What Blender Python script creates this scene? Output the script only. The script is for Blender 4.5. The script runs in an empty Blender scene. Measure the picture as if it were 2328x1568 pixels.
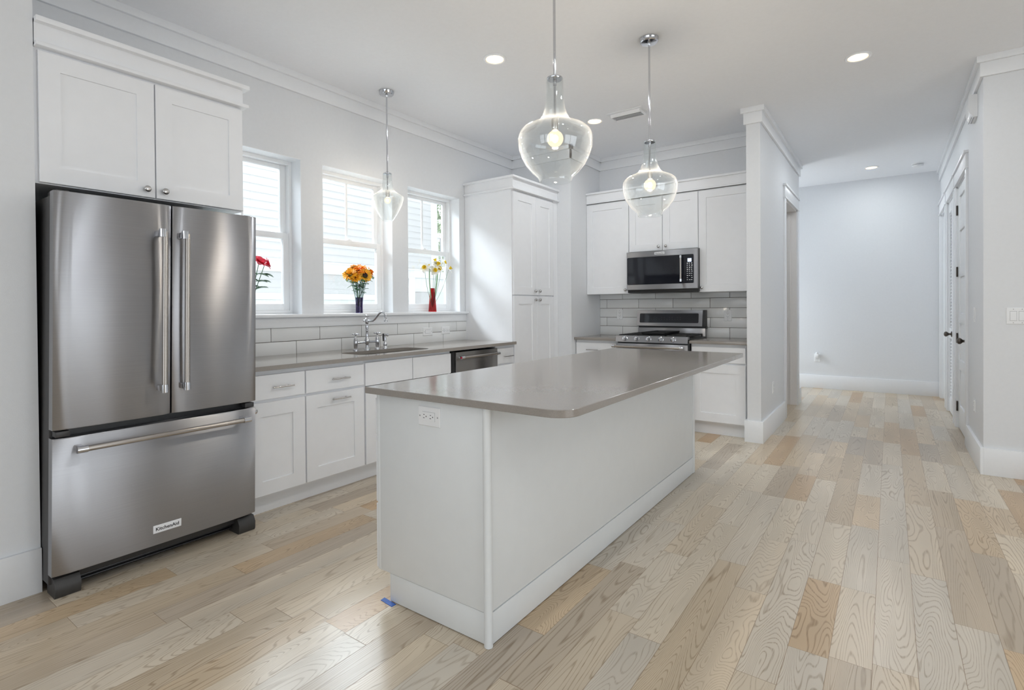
import bpy, bmesh, math, random
from mathutils import Vector, Matrix

random.seed(7)
SC = bpy.context.scene
COL = SC.collection
PI = math.pi

# ------------------------------------------------------------------ camera, sky, sun, daylight, exposure
def axes(yaw, pitch, roll):
    a, p, r = map(math.radians, (yaw, pitch, roll))
    fw = Vector((-math.sin(a), math.cos(a), 0)); rt = Vector((math.cos(a), math.sin(a), 0)); up = Vector((0, 0, 1))
    fw2 = fw*math.cos(p)+up*math.sin(p); up2 = up*math.cos(p)-fw*math.sin(p)
    rt3 = rt*math.cos(r)+up2*math.sin(r); up3 = up2*math.cos(r)-rt*math.sin(r)
    return rt3, up3, fw2
cd = bpy.data.cameras.new('camera'); cam = bpy.data.objects.new('camera', cd); COL.objects.link(cam)
R_, U_, F_ = axes(35.610895697, -0.48617254, -0.44541841)
M = Matrix((R_, U_, -F_)).transposed().to_4x4(); M.translation = Vector((0, 0, 1.2547918))
cam.matrix_world = M
cd.sensor_fit = 'HORIZONTAL'; cd.sensor_width = 36.0; cd.lens = 18.5545
cd.shift_y = -0.032315; cd.clip_start = 0.02; cd.clip_end = 200
SC.camera = cam

SC.view_settings.view_transform = 'Standard'; SC.view_settings.look = 'None'
SC.view_settings.exposure = 0.32; SC.view_settings.gamma = 1.0; SC.view_settings.use_curve_mapping = False
SC.cycles.max_bounces = 12; SC.cycles.diffuse_bounces = 8; SC.cycles.glossy_bounces = 4
SC.cycles.transmission_bounces = 6; SC.cycles.transparent_max_bounces = 16
SC.cycles.caustics_reflective = False; SC.cycles.caustics_refractive = False
SC.cycles.sample_clamp_indirect = 6.0

world = bpy.data.worlds.new('world'); SC.world = world; world.use_nodes = True
bg = world.node_tree.nodes['Background']
bg.inputs['Color'].default_value = (0.90, 0.95, 1.0, 1); bg.inputs['Strength'].default_value = 1.5

def sun_lamp(energy, rot, angle):
    l = bpy.data.lights.new('sun', 'SUN'); l.energy = energy; l.angle = math.radians(angle); l.color = (1, .97, .93)
    o = bpy.data.objects.new('sun', l); COL.objects.link(o); o.rotation_euler = rot; o.location = (6, -6, 12)
sun_lamp(1.5, (0, math.radians(50), math.radians(-8)), 3)

def daylight(name, loc, rot, sx, sy, power, col=(0.86, 0.935, 1.0)):
    l = bpy.data.lights.new(name, 'AREA'); l.shape = 'RECTANGLE'; l.size = sx; l.size_y = sy; l.energy = power; l.color = col
    o = bpy.data.objects.new(name, l); COL.objects.link(o); o.location = loc; o.rotation_euler = rot
    return o
# daylight entering through the openings of the room (great room behind the camera, its side, the hall end)
LP = dict(rear=28, side=34, hall=24, strip=1250, cans=5.0)
daylight('daylight_rear', (-0.6, -4.32, 1.45), (PI/2, 0, 0), 5.0, 2.4, LP['rear'])
daylight('daylight_side', (4.32, 1.05, 1.25), (0, PI/2, 0), 2.3, 3.9, LP['side'])
daylight('daylight_hall', (-2.92, 8.45, 1.45), (0, -PI/2, 0), 2.1, 1.1, LP['hall'])
# unseen area lamp added above the side yard to boost the window light
def aim(o, p): o.rotation_euler = (Vector(p)-o.location).to_track_quat('-Z', 'Y').to_euler(); return o
aim(daylight('sky_over_side_yard', (-7.9, 3.2, 5.6), (0, 0, 0), 9.0, 1.6, LP['strip'], (.86, .93, 1)), (-2.6, 3.2, 1.0))
for i, yc in enumerate((2.0135, 2.9365, 3.86)):
    daylight('daylight_kitchen', (-3.99, yc, 1.81), (0, -PI/2, 0), 1.2, 0.76, 0).data.cycles.is_portal = True

# the ceiling downlights (the lit ones in the picture, their unseen grid, one added to light the side room)
def downlight(x, y):
    l = bpy.data.lights.new('downlight', 'AREA'); l.shape = 'DISK'; l.size = .11; l.energy = LP['cans']; l.color = (.91, .96, 1)
    o = bpy.data.objects.new('downlight', l); COL.objects.link(o); o.location = (x, y, 3.052)
for x, y in ((-2.331, 3.064), (-2.332, 4.661), (-.187, 4.614), (-.197, 8.425), (-.187, 3.03), (-.187, 1.45), (-.187, -.13), (1.95, .9), (-.187, 6.5), (-1.75, 6.75)): downlight(x, y)

# ------------------------------------------------------------------ materials
MATS = {}
def mat(name, col, rough=.5, metal=0., spec=.5, noise=0., nscale=40, bump=0., bscale=200, coat=0., coat_r=.1, emis=None, estr=0, aniso=0, trans=0):
    m = bpy.data.materials.new(name); m.use_nodes = True; nt = m.node_tree; b = nt.nodes['Principled BSDF']
    b.inputs['Base Color'].default_value = (*col, 1); b.inputs['Roughness'].default_value = rough
    b.inputs['Metallic'].default_value = metal; b.inputs['Specular IOR Level'].default_value = spec
    b.inputs['Coat Weight'].default_value = coat; b.inputs['Coat Roughness'].default_value = coat_r
    if trans: b.inputs['Transmission Weight'].default_value = trans
    if emis: b.inputs['Emission Color'].default_value = (*emis, 1); b.inputs['Emission Strength'].default_value = estr
    tc = nt.nodes.new('ShaderNodeTexCoord')
    if noise:
        n = nt.nodes.new('ShaderNodeTexNoise'); n.inputs['Scale'].default_value = nscale; n.inputs['Detail'].default_value = 4
        nt.links.new(tc.outputs['Object'], n.inputs['Vector'])
        r = nt.nodes.new('ShaderNodeMapRange'); r.inputs['From Min'].default_value = .3; r.inputs['From Max'].default_value = .7
        r.inputs['To Min'].default_value = 1-noise; r.inputs['To Max'].default_value = 1+noise
        nt.links.new(n.outputs['Fac'], r.inputs['Value'])
        mx = nt.nodes.new('ShaderNodeVectorMath'); mx.operation = 'SCALE'; mx.inputs[0].default_value = col
        nt.links.new(r.outputs['Result'], mx.inputs['Scale']); nt.links.new(mx.outputs['Vector'], b.inputs['Base Color'])
    if bump:
        n = nt.nodes.new('ShaderNodeTexNoise'); n.inputs['Scale'].default_value = bscale; n.inputs['Detail'].default_value = 3
        nt.links.new(tc.outputs['Object'], n.inputs['Vector'])
        bp = nt.nodes.new('ShaderNodeBump'); bp.inputs['Strength'].default_value = bump; bp.inputs['Distance'].default_value = .002
        nt.links.new(n.outputs['Fac'], bp.inputs['Height']); nt.links.new(bp.outputs['Normal'], b.inputs['Normal'])
    MATS[name] = m
    return m
mat('wall', (.71, .725, .745), .55, bump=.15, bscale=260, noise=.01)
mat('ceiling', (.85, .867, .895), .7, bump=.2, bscale=180, noise=.01)
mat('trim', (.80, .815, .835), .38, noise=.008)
mat('cabinet', (.80, .812, .835), .33, noise=.01, nscale=15)
mat('island', (.72, .742, .75), .4, noise=.01, nscale=15)
mat('vinyl', (.84, .85, .86), .3, noise=.006)
mat('tile', (.76, .77, .77), .16, noise=.01, nscale=3, bump=.006, bscale=9)
mat('grout', (.13, .115, .10), .85, noise=.1)
mat('plastic', (.80, .81, .82), .3, noise=.005)
mat('plastic_gap', (.30, .30, .31), .5, noise=.05)
mat('slot', (.03, .03, .035), .5, noise=.05)
mat('chrome', (.62, .63, .66), .09, 1, noise=.02)
mat('nickel', (.55, .54, .53), .24, 1, noise=.03)
mat('bronze', (.10, .085, .075), .32, .8, noise=.1)
mat('black', (.012, .012, .013), .38, noise=.1)
mat('black_glass', (.010, .011, .016), .05, spec=.35, noise=.05, nscale=5)
mat('iron', (.014, .014, .015), .55, noise=.15)
mat('case_grey', (.045, .043, .043), .42, .2, noise=.08)
mat('foot_grey', (.035, .033, .032), .5, noise=.08)
mat('white_print', (.75, .76, .78), .5, noise=.01)
mat('red_badge', (.45, .02, .05), .3, noise=.05)
mat('display', (.35, .4, .5), .3, emis=(.6, .7, 1), estr=1.1, noise=.05)
mat('tape', (.04, .12, .42), .6, noise=.12, nscale=60)
mat('green_stem', (.06, .17, .07), .5, noise=.15)
mat('green_leaf', (.05, .14, .06), .45, noise=.25, nscale=60)
mat('pale_leaf', (.20, .33, .18), .5, noise=.2, nscale=60)
mat('petal_orange', (.90, .32, .015), .55, noise=.25, nscale=60)
mat('petal_gold', (.85, .42, .015), .55, noise=.2, nscale=60)
mat('seed', (.025, .010, .006), .8, noise=.3, nscale=300)
mat('petal_white', (.85, .86, .84), .5, noise=.03, nscale=60)
mat('trumpet', (.80, .58, .02), .5, noise=.12, nscale=60)
mat('petal_red', (.80, .04, .09), .45, noise=.25, nscale=50)
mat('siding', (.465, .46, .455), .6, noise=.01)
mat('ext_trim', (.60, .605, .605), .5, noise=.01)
mat('ground', (.62, .62, .60), .9, noise=.15, nscale=3)
mat('garage', (.55, .58, .55), .6, noise=.03)
mat('tree', (.34, .42, .28), .7, noise=.35, nscale=4)
mat('bark', (.12, .09, .07), .8, noise=.2)
mat('lens', (.9, .8, .6), .4, emis=(1, .70, .36), estr=5.0, noise=.02)
mat('filament', (1, .8, .5), .4, emis=(1, .86, .70), estr=1500, noise=.02)
mat('socket', (.55, .53, .50), .3, 1, noise=.03)
mat('steel_sink', (.42, .40, .38), .3, 1, noise=.03)
mat('cord', (.8, .8, .8), .4, noise=.02)
mat('jamb', (.78, .755, .735), .45, noise=.01)

def quartz():
    m = mat('quartz', (.275, .25, .225), .14, spec=.65, noise=.10, nscale=420); return m
quartz()

def steel(name, col, rough, wave=0.0):
    m = bpy.data.materials.new(name); m.use_nodes = True; nt = m.node_tree; b = nt.nodes['Principled BSDF']
    b.inputs['Metallic'].default_value = 1; b.inputs['Roughness'].default_value = rough
    tc = nt.nodes.new('ShaderNodeTexCoord')
    mp = nt.nodes.new('ShaderNodeMapping'); mp.inputs['Scale'].default_value = (3, 3, 900)
    n = nt.nodes.new('ShaderNodeTexNoise'); n.inputs['Scale'].default_value = 1; n.inputs['Detail'].default_value = 2
    nt.links.new(tc.outputs['Object'], mp.inputs['Vector']); nt.links.new(mp.outputs['Vector'], n.inputs['Vector'])
    r = nt.nodes.new('ShaderNodeMapRange'); r.inputs['To Min'].default_value = .90; r.inputs['To Max'].default_value = 1.1
    nt.links.new(n.outputs['Fac'], r.inputs['Value'])
    mx = nt.nodes.new('ShaderNodeVectorMath'); mx.operation = 'SCALE'; mx.inputs[0].default_value = col
    nt.links.new(r.outputs['Result'], mx.inputs['Scale']); nt.links.new(mx.outputs['Vector'], b.inputs['Base Color'])
    b.inputs['Anisotropic'].default_value = 1.0; b.inputs['Anisotropic Rotation'].default_value = .25
    tg = nt.nodes.new('ShaderNodeTangent'); tg.direction_type = 'RADIAL'; tg.axis = 'Z'
    nt.links.new(tg.outputs['Tangent'], b.inputs['Tangent'])
    # gently rolled sheet: broad waves bend the reflections
    n2 = nt.nodes.new('ShaderNodeTexNoise'); n2.inputs['Scale'].default_value = 2.4; n2.inputs['Detail'].default_value = 1
    mp2 = nt.nodes.new('ShaderNodeMapping'); mp2.inputs['Scale'].default_value = (1, 1, .8)
    nt.links.new(tc.outputs['Object'], mp2.inputs['Vector']); nt.links.new(mp2.outputs['Vector'], n2.inputs['Vector'])
    b1 = nt.nodes.new('ShaderNodeBump'); b1.inputs['Strength'].default_value = 1; b1.inputs['Distance'].default_value = wave
    nt.links.new(n2.outputs['Fac'], b1.inputs['Height'])
    b2 = nt.nodes.new('ShaderNodeBump'); b2.inputs['Strength'].default_value = .12; b2.inputs['Distance'].default_value = .0006
    nt.links.new(n.outputs['Fac'], b2.inputs['Height']); nt.links.new(b1.outputs['Normal'], b2.inputs['Normal'])
    nt.links.new(b2.outputs['Normal'], b.inputs['Normal'])
    MATS[name] = m
steel('steel', (.385, .385, .40), .31, .003)
steel('steel_dark', (.30, .285, .27), .26, .004)  # darker brown copy of steel, the reflection put into the colour
steel('steel_bar', (.44, .41, .38), .25, 0.0)

def glass_thin(name, tint, ior=1.45, gain=1.0, edge=0.0, rough=0.0):
    m = bpy.data.materials.new(name); m.use_nodes = True; nt = m.node_tree
    nt.nodes.remove(nt.nodes['Principled BSDF']); out = nt.nodes['Material Output']
    t = nt.nodes.new('ShaderNodeBsdfTransparent'); t.inputs['Color'].default_value = (*tint, 1)
    g = nt.nodes.new('ShaderNodeBsdfGlossy'); g.inputs['Roughness'].default_value = rough; g.inputs['Color'].default_value = (1, 1, 1, 1)
    lw = nt.nodes.new('ShaderNodeLayerWeight'); lw.inputs['Blend'].default_value = .5
    p5 = nt.nodes.new('ShaderNodeMath'); p5.operation = 'POWER'; p5.inputs[1].default_value = 4.5; nt.links.new(lw.outputs['Facing'], p5.inputs[0])
    k = nt.nodes.new('ShaderNodeMath'); k.operation = 'MULTIPLY_ADD'; k.use_clamp = True; k.inputs[1].default_value = .85*gain
    k.inputs[2].default_value = ((ior-1)/(ior+1))**2*gain; nt.links.new(p5.outputs['Value'], k.inputs[0])
    mx = nt.nodes.new('ShaderNodeMixShader'); nt.links.new(k.outputs['Value'], mx.inputs['Fac'])
    nt.links.new(t.outputs['BSDF'], mx.inputs[1]); nt.links.new(g.outputs['BSDF'], mx.inputs[2])
    last = mx
    if edge:   # seen edge-on the pane is longer glass and looks milky
        p2 = nt.nodes.new('ShaderNodeMath'); p2.operation = 'POWER'; p2.inputs[1].default_value = 2.2; nt.links.new(lw.outputs['Facing'], p2.inputs[0])
        pw = nt.nodes.new('ShaderNodeMath'); pw.operation = 'MULTIPLY'; pw.inputs[1].default_value = edge; pw.use_clamp = True
        nt.links.new(p2.outputs['Value'], pw.inputs[0])
        d = nt.nodes.new('ShaderNodeBsdfTranslucent'); d.inputs['Color'].default_value = (.92, .95, .96, 1)
        m2 = nt.nodes.new('ShaderNodeMixShader'); nt.links.new(pw.outputs['Value'], m2.inputs['Fac'])
        nt.links.new(mx.outputs['Shader'], m2.inputs[1]); nt.links.new(d.outputs['BSDF'], m2.inputs[2]); last = m2
    nt.links.new(last.outputs['Shader'], out.inputs['Surface'])
    MATS[name] = m
glass_thin('pane', (.97, .985, .985))
glass_thin('shade_glass', (.965, .975, .975), 1.5, 1.35, .09)  # raised edge milkiness imitates bulb glare on the shades
glass_thin('vase_clear', (.93, .95, .96), 1.5, 1.0, .15)
glass_thin('vase_purple', (.40, .35, .52), 1.5, 1.0, .06)
glass_thin('vase_red', (.75, .02, .05), 1.5, .8, .0)
def bulb_mat():
    m = bpy.data.materials.new('bulb_glow'); m.use_nodes = True; nt = m.node_tree
    nt.nodes.remove(nt.nodes['Principled BSDF']); out = nt.nodes['Material Output']
    t = nt.nodes.new('ShaderNodeBsdfTransparent'); e = nt.nodes.new('ShaderNodeEmission')
    e.inputs['Color'].default_value = (1, .78, .52, 1); e.inputs['Strength'].default_value = 1.5
    mx = nt.nodes.new('ShaderNodeMixShader'); mx.inputs['Fac'].default_value = .5
    nt.links.new(t.outputs['BSDF'], mx.inputs[1]); nt.links.new(e.outputs['Emission'], mx.inputs[2])
    nt.links.new(mx.outputs['Shader'], out.inputs['Surface']); MATS['bulb_glow'] = m
bulb_mat()

def floor_mat():
    m = bpy.data.materials.new('floor_wood'); m.use_nodes = True; nt = m.node_tree; b = nt.nodes['Principled BSDF']; L = nt.links
    N = nt.nodes.new
    def math_(op, a, bb=None, c=None):
        n = N('ShaderNodeMath'); n.operation = op
        for i, v in enumerate((a, bb, c)):
            if v is None: continue
            if isinstance(v, (int, float)): n.inputs[i].default_value = v
            else: L.new(v, n.inputs[i])
        return n.outputs[0]
    g = N('ShaderNodeNewGeometry'); sp = N('ShaderNodeSeparateXYZ'); L.new(g.outputs['Position'], sp.inputs[0])
    X, Y = sp.outputs['X'], sp.outputs['Y']
    W = .1282
    fx = math_('DIVIDE', math_('ADD', X, .308+.1282*40), W)
    row = math_('FLOOR', fx); lx = math_('FRACT', fx)
    w1 = N('ShaderNodeTexWhiteNoise'); w1.noise_dimensions = '1D'; L.new(row, w1.inputs['W'])
    wsep = N('ShaderNodeSeparateColor'); L.new(w1.outputs['Color'], wsep.inputs[0])
    Lr = math_('MULTIPLY_ADD', wsep.outputs[0], .55, .62)            # board length of the row
    yo = math_('MULTIPLY_ADD', wsep.outputs[1], 7.3, 30)
    # boards of unequal length: warp y before the division
    warp = N('ShaderNodeTexNoise'); warp.noise_dimensions = '2D'; warp.inputs['Scale'].default_value = 1.0; warp.inputs['Detail'].default_value = 0
    cv = N('ShaderNodeCombineXYZ'); L.new(math_('MULTIPLY', row, 17.31), cv.inputs[0]); L.new(math_('MULTIPLY', Y, .8), cv.inputs[1]); L.new(cv.outputs[0], warp.inputs['Vector'])
    yw = math_('ADD', math_('ADD', Y, yo), math_('MULTIPLY', warp.outputs['Fac'], .8))
    fy = math_('DIVIDE', yw, Lr); colm = math_('FLOOR', fy); ly = math_('FRACT', fy)
    cid = N('ShaderNodeCombineXYZ'); L.new(row, cid.inputs[0]); L.new(colm, cid.inputs[1])
    w2 = N('ShaderNodeTexWhiteNoise'); w2.noise_dimensions = '2D'; L.new(cid.outputs[0], w2.inputs['Vector'])
    ws = N('ShaderNodeSeparateColor'); L.new(w2.outputs['Color'], ws.inputs[0])
    # per board base colour
    cr = N('ShaderNodeValToRGB'); e = cr.color_ramp
    cols = [(0, (.44, .375, .30)), (.20, (.53, .425, .295)), (.42, (.60, .515, .40)), (.60, (.55, .495, .415)), (.78, (.625, .54, .42)), (.90, (.55, .42, .275)), (1, (.45, .30, .165))]
    e.elements[0].position = 0; e.elements[0].color = (*cols[0][1], 1); e.elements[1].position = 1; e.elements[1].color = (*cols[-1][1], 1)
    for p_, c_ in cols[1:-1]:
        q = e.elements.new(p_); q.color = (*c_, 1)
    L.new(ws.outputs[0], cr.inputs['Fac'])
    # cathedral figure: contour lines of a stretched noise, different on every board
    gx = math_('MULTIPLY_ADD', lx, .95, math_('MULTIPLY', ws.outputs[1], 37))
    gy = math_('MULTIPLY_ADD', math_('MULTIPLY', Y, math_('MULTIPLY_ADD', ws.outputs[0], 1.0, .42)), 1.0, math_('MULTIPLY', ws.outputs[2], 53))
    gv = N('ShaderNodeCombineXYZ'); L.new(gx, gv.inputs[0]); L.new(gy, gv.inputs[1])
    n1 = N('ShaderNodeTexNoise'); n1.inputs['Scale'].default_value = 1.05; n1.inputs['Detail'].default_value = 1.6; n1.inputs['Roughness'].default_value = .42; n1.inputs['Distortion'].default_value = .25
    L.new(gv.outputs[0], n1.inputs['Vector'])
    fq = math_('MULTIPLY_ADD', ws.outputs[1], 22, 26)
    ph = math_('FRACT', math_('MULTIPLY', n1.outputs['Fac'], fq))
    tri = math_('ABSOLUTE', math_('SUBTRACT', ph, .5))               # 0 at line centre
    ln = N('ShaderNodeMapRange'); ln.interpolation_type = 'SMOOTHSTEP'; L.new(tri, ln.inputs['Value'])
    ln.inputs['From Min'].default_value = .02; ln.inputs['From Max'].default_value = .20; ln.inputs['To Min'].default_value = 1; ln.inputs['To Max'].default_value = 0
    # pores: fine long streaks that break the lines up
    pv = N('ShaderNodeCombineXYZ'); L.new(math_('MULTIPLY', X, 330), pv.inputs[0]); L.new(math_('MULTIPLY', Y, 9), pv.inputs[1]); L.new(math_('MULTIPLY', row, 3.7), pv.inputs[2])
    n2 = N('ShaderNodeTexNoise'); n2.inputs['Scale'].default_value = 1; n2.inputs['Detail'].default_value = 2; L.new(pv.outputs[0], n2.inputs['Vector'])
    pr = N('ShaderNodeMapRange'); L.new(n2.outputs['Fac'], pr.inputs['Value']); pr.inputs['From Min'].default_value = .35; pr.inputs['From Max'].default_value = .7
    pr.inputs['To Min'].default_value = .35; pr.inputs['To Max'].default_value = 1
    amt = math_('MULTIPLY', math_('MULTIPLY', ln.outputs['Result'], pr.outputs['Result']), math_('MULTIPLY_ADD', ws.outputs[2], .40, .60))
    # slow tone drift inside a board
    n3 = N('ShaderNodeTexNoise'); n3.inputs['Scale'].default_value = .8; n3.inputs['Detail'].default_value = 2; L.new(gv.outputs[0], n3.inputs['Vector'])
    dr = N('ShaderNodeMapRange'); L.new(n3.outputs['Fac'], dr.inputs['Value']); dr.inputs['From Min'].default_value = .3; dr.inputs['From Max'].default_value = .7
    dr.inputs['To Min'].default_value = .88; dr.inputs['To Max'].default_value = 1.1
    vm = N('ShaderNodeVectorMath'); vm.operation = 'SCALE'; L.new(cr.outputs['Color'], vm.inputs[0]); L.new(dr.outputs['Result'], vm.inputs['Scale'])
    mx = N('ShaderNodeMix'); mx.data_type = 'RGBA'; mx.blend_type = 'MULTIPLY'
    L.new(amt, mx.inputs['Factor']); L.new(vm.outputs['Vector'], mx.inputs['A']); mx.inputs['B'].default_value = (.50, .42, .33, 1)
    # joints
    ex = math_('MULTIPLY', math_('MINIMUM', lx, math_('SUBTRACT', 1, lx)), W)
    ey = math_('MULTIPLY', math_('MINIMUM', ly, math_('SUBTRACT', 1, ly)), Lr)
    ed = math_('MINIMUM', ex, ey)
    jr = N('ShaderNodeMapRange'); L.new(ed, jr.inputs['Value']); jr.inputs['From Min'].default_value = .0003; jr.inputs['From Max'].default_value = .0013
    jr.inputs['To Min'].default_value = 0; jr.inputs['To Max'].default_value = 1
    m3 = N('ShaderNodeMix'); m3.data_type = 'RGBA'; L.new(jr.outputs['Result'], m3.inputs['Factor'])
    m3.inputs['A'].default_value = (.25, .165, .095, 1); L.new(mx.outputs['Result'], m3.inputs['B'])
    L.new(m3.outputs['Result'], b.inputs['Base Color'])
    b.inputs['Roughness'].default_value = .28
    b.inputs['Specular IOR Level'].default_value = .5
    bu = N('ShaderNodeBump'); bu.inputs['Strength'].default_value = .25; bu.inputs['Distance'].default_value = .001
    L.new(math_('SUBTRACT', jr.outputs['Result'], math_('MULTIPLY', amt, .25)), bu.inputs['Height']); L.new(bu.outputs['Normal'], b.inputs['Normal'])
    MATS['floor_wood'] = m
floor_mat()

# ------------------------------------------------------------------ mesh helpers
class MB:
    def __init__(s): s.v = []; s.f = []; s.mi = []; s.k = 0
    def add(s, vs, fs):
        o = len(s.v); s.v += [tuple(p) for p in vs]; s.f += [[o+i for i in q] for q in fs]; s.mi += [s.k]*len(fs); return s
    def box(s, x0, x1, y0, y1, z0, z1, b=0.0):
        x0, x1 = sorted((x0, x1)); y0, y1 = sorted((y0, y1)); z0, z1 = sorted((z0, z1))
        if b <= 0:
            vs = [(x, y, z) for z in (z0, z1) for y in (y0, y1) for x in (x0, x1)]
            return s.add(vs, [(0, 2, 3, 1), (4, 5, 7, 6), (0, 1, 5, 4), (2, 6, 7, 3), (0, 4, 6, 2), (1, 3, 7, 5)])
        b = min(b, (x1-x0)*.49, (y1-y0)*.49, (z1-z0)*.49)
        bm = bmesh.new(); bmesh.ops.create_cube(bm, size=1)
        for v in bm.verts: v.co = Vector(((x0+x1)/2+v.co.x*(x1-x0), (y0+y1)/2+v.co.y*(y1-y0), (z0+z1)/2+v.co.z*(z1-z0)))
        bmesh.ops.bevel(bm, geom=bm.edges[:], offset=b, segments=2, affect='EDGES', profile=.5)
        bm.verts.index_update(); s.add([v.co for v in bm.verts], [[v.index for v in f.verts] for f in bm.faces]); bm.free(); return s
    def rings(s, rings, cap0=True, cap1=True, closed=True):
        n = len(rings[0]); vs = [p for r in rings for p in r]; fs = []
        for i in range(len(rings)-1):
            for j in range(n if closed else n-1):
                k = (j+1) % n; fs.append((i*n+j, i*n+k, (i+1)*n+k, (i+1)*n+j))
        if cap0: fs.append(tuple(range(n-1, -1, -1)))
        if cap1: fs.append(tuple((len(rings)-1)*n+j for j in range(n)))
        return s.add(vs, fs)
    def lathe(s, prof, c=(0, 0, 0), M=None, n=28, cap0=True, cap1=True):
        c = Vector(c); rs = []
        for r, z in prof:
            r = max(r, 1e-5); q = []
            for i in range(n):
                a = 2*PI*i/n; p = Vector((r*math.cos(a), r*math.sin(a), z))
                q.append(c+(M @ p if M is not None else p))
            rs.append(q)
        return s.rings(rs, cap0, cap1)
    def tube(s, pts, r, n=12, cap=True):
        pts = [Vector(p) for p in pts]; rr = r if isinstance(r, (list, tuple)) else [r]*len(pts); rs = []
        up = None
        for i, p in enumerate(pts):
            t = (pts[min(i+1, len(pts)-1)]-pts[max(i-1, 0)]).normalized()
            if up is None:
                up = Vector((0, 0, 1)) if abs(t.z) < .9 else Vector((1, 0, 0))
            a = t.cross(up).normalized(); bb = a.cross(t).normalized(); up = bb
            rs.append([p+(a*math.cos(2*PI*j/n)+bb*math.sin(2*PI*j/n))*rr[i] for j in range(n)])
        return s.rings(rs, cap, cap)
    def prism(s, poly, axis, a0, a1):
        def P(u, v, w): return {'x': (w, u, v), 'y': (u, w, v), 'z': (u, v, w)}[axis]
        return s.rings([[P(u, v, a0) for u, v in poly], [P(u, v, a1) for u, v in poly]])
    def sphere(s, c, r, n=16, m=10, sc=(1, 1, 1)):
        rs = []
        for i in range(m+1):
            t = PI*i/m; rs.append([(c[0]+sc[0]*max(r*math.sin(t), 1e-5)*math.cos(2*PI*j/n), c[1]+sc[1]*max(r*math.sin(t), 1e-5)*math.sin(2*PI*j/n), c[2]-sc[2]*r*math.cos(t)) for j in range(n)])
        return s.rings(rs)

def axis_M(d):
    """matrix that takes +z to direction d"""
    return Vector((0, 0, 1)).rotation_difference(Vector(d)).to_matrix()

def world_loc(o):
    p = Vector((0, 0, 0))
    while o is not None: p += o.location; o = o.parent
    return p

def obj(name, mb, m, parent=None, smooth=40, origin=None):
    me = bpy.data.meshes.new(name)
    org = world_loc(parent) if parent is not None else Vector(origin or (0, 0, 0))
    bm = bmesh.new(); vs = [bm.verts.new(Vector(p)-org) for p in mb.v]
    for f, mi in zip(mb.f, mb.mi):
        try:
            q = bm.faces.new([vs[i] for i in f]); q.material_index = mi; q.smooth = True
        except ValueError: pass
    bmesh.ops.recalc_face_normals(bm, faces=bm.faces[:])
    lim = math.radians(smooth)
    for e in bm.edges:
        if len(e.link_faces) == 2 and e.calc_face_angle(0) > lim: e.smooth = False
    bm.to_mesh(me); bm.free()
    for q in (m if isinstance(m, (list, tuple)) else [m]): me.materials.append(MATS[q])
    o = bpy.data.objects.new(name, me); COL.objects.link(o)
    if parent is not None: o.parent = parent
    else: o.location = org
    return o

def thing(name, label, cat, loc, group=None):
    o = bpy.data.objects.new(name, None); COL.objects.link(o); o.location = loc; o.empty_display_size = .1
    o['label'] = label; o['category'] = cat
    if group: o['group'] = group
    return o
def tag(o, label, cat, group=None, kind=None):
    o['label'] = label; o['category'] = cat
    if group: o['group'] = group
    if kind: o['kind'] = kind
    return o
def struct(name, mb, m, **k):
    o = obj(name, mb, m, **k)
    if o.parent is None: o['kind'] = 'structure'
    return o

# faces: local (u, v, w) with w pointing out of the face
def FX(X): return lambda u, v, w: (X+w, u, v)          # faces +x, u = y
def FXm(X): return lambda u, v, w: (X-w, u, v)         # faces -x, u = y
def FY(Y): return lambda u, v, w: (u, Y-w, v)          # faces -y, u = x
def dirw(F): return Vector(F(0, 0, 1))-Vector(F(0, 0, 0))

def loops(mb, F, ls):
    mb.rings([[F(a, c, w), F(b, c, w), F(b, d, w), F(a, d, w)] for a, b, c, d, w in ls]); return mb
def inset(r, i): return (r[0]+i, r[1]-i, r[2]+i, r[3]-i)
def shaker(F, r, t=.019, fw=.062, dep=.007):
    c = .0015; mb = MB()
    return loops(mb, F, [(*r, -t), (*r, -c), (*inset(r, c), 0), (*inset(r, fw), 0), (*inset(r, fw+.0015), -dep)])
def slab(F, r, t=.019, c=.0015):
    return loops(MB(), F, [(*r, -t), (*r, -c), (*inset(r, c), 0)])
def fbox(mb, F, u0, u1, v0, v1, w0, w1, b=0):
    p = F(u0, v0, w0); q = F(u1, v1, w1); return mb.box(p[0], q[0], p[1], q[1], p[2], q[2], b)
def knob(F, u, v, s=1.0):
    M_ = axis_M(dirw(F)); pr = [(.0045, 0), (.0045, .011), (.008, .013), (.0145, .016), (.0165, .021), (.0155, .0255), (.011, .029), (.004, .0305), (0, .0307)]
    return MB().lathe([(r*s, z*s) for r, z in pr], F(u, v, 0), M_, 20)
def pull(F, u0, u1, v, r=.0055, off=.028):
    mb = MB().tube([F(u0, v, off), F(u1, v, off)], r, 12)
    for q in (.17, .83):
        u = u0+(u1-u0)*q; mb.tube([F(u, v, 0), F(u, v, off)], r*.85, 10)
    return mb
def rrect(cx, cy, w, h, r, n=6):
    out = []
    for sx, sy, a0 in ((1, 1, 0), (-1, 1, 90), (-1, -1, 180), (1, -1, 270)):
        for i in range(n+1):
            a = math.radians(a0+90*i/n); out.append((cx+sx*(w/2-r)+r*math.cos(a), cy+sy*(h/2-r)+r*math.sin(a)))
    return out
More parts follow.
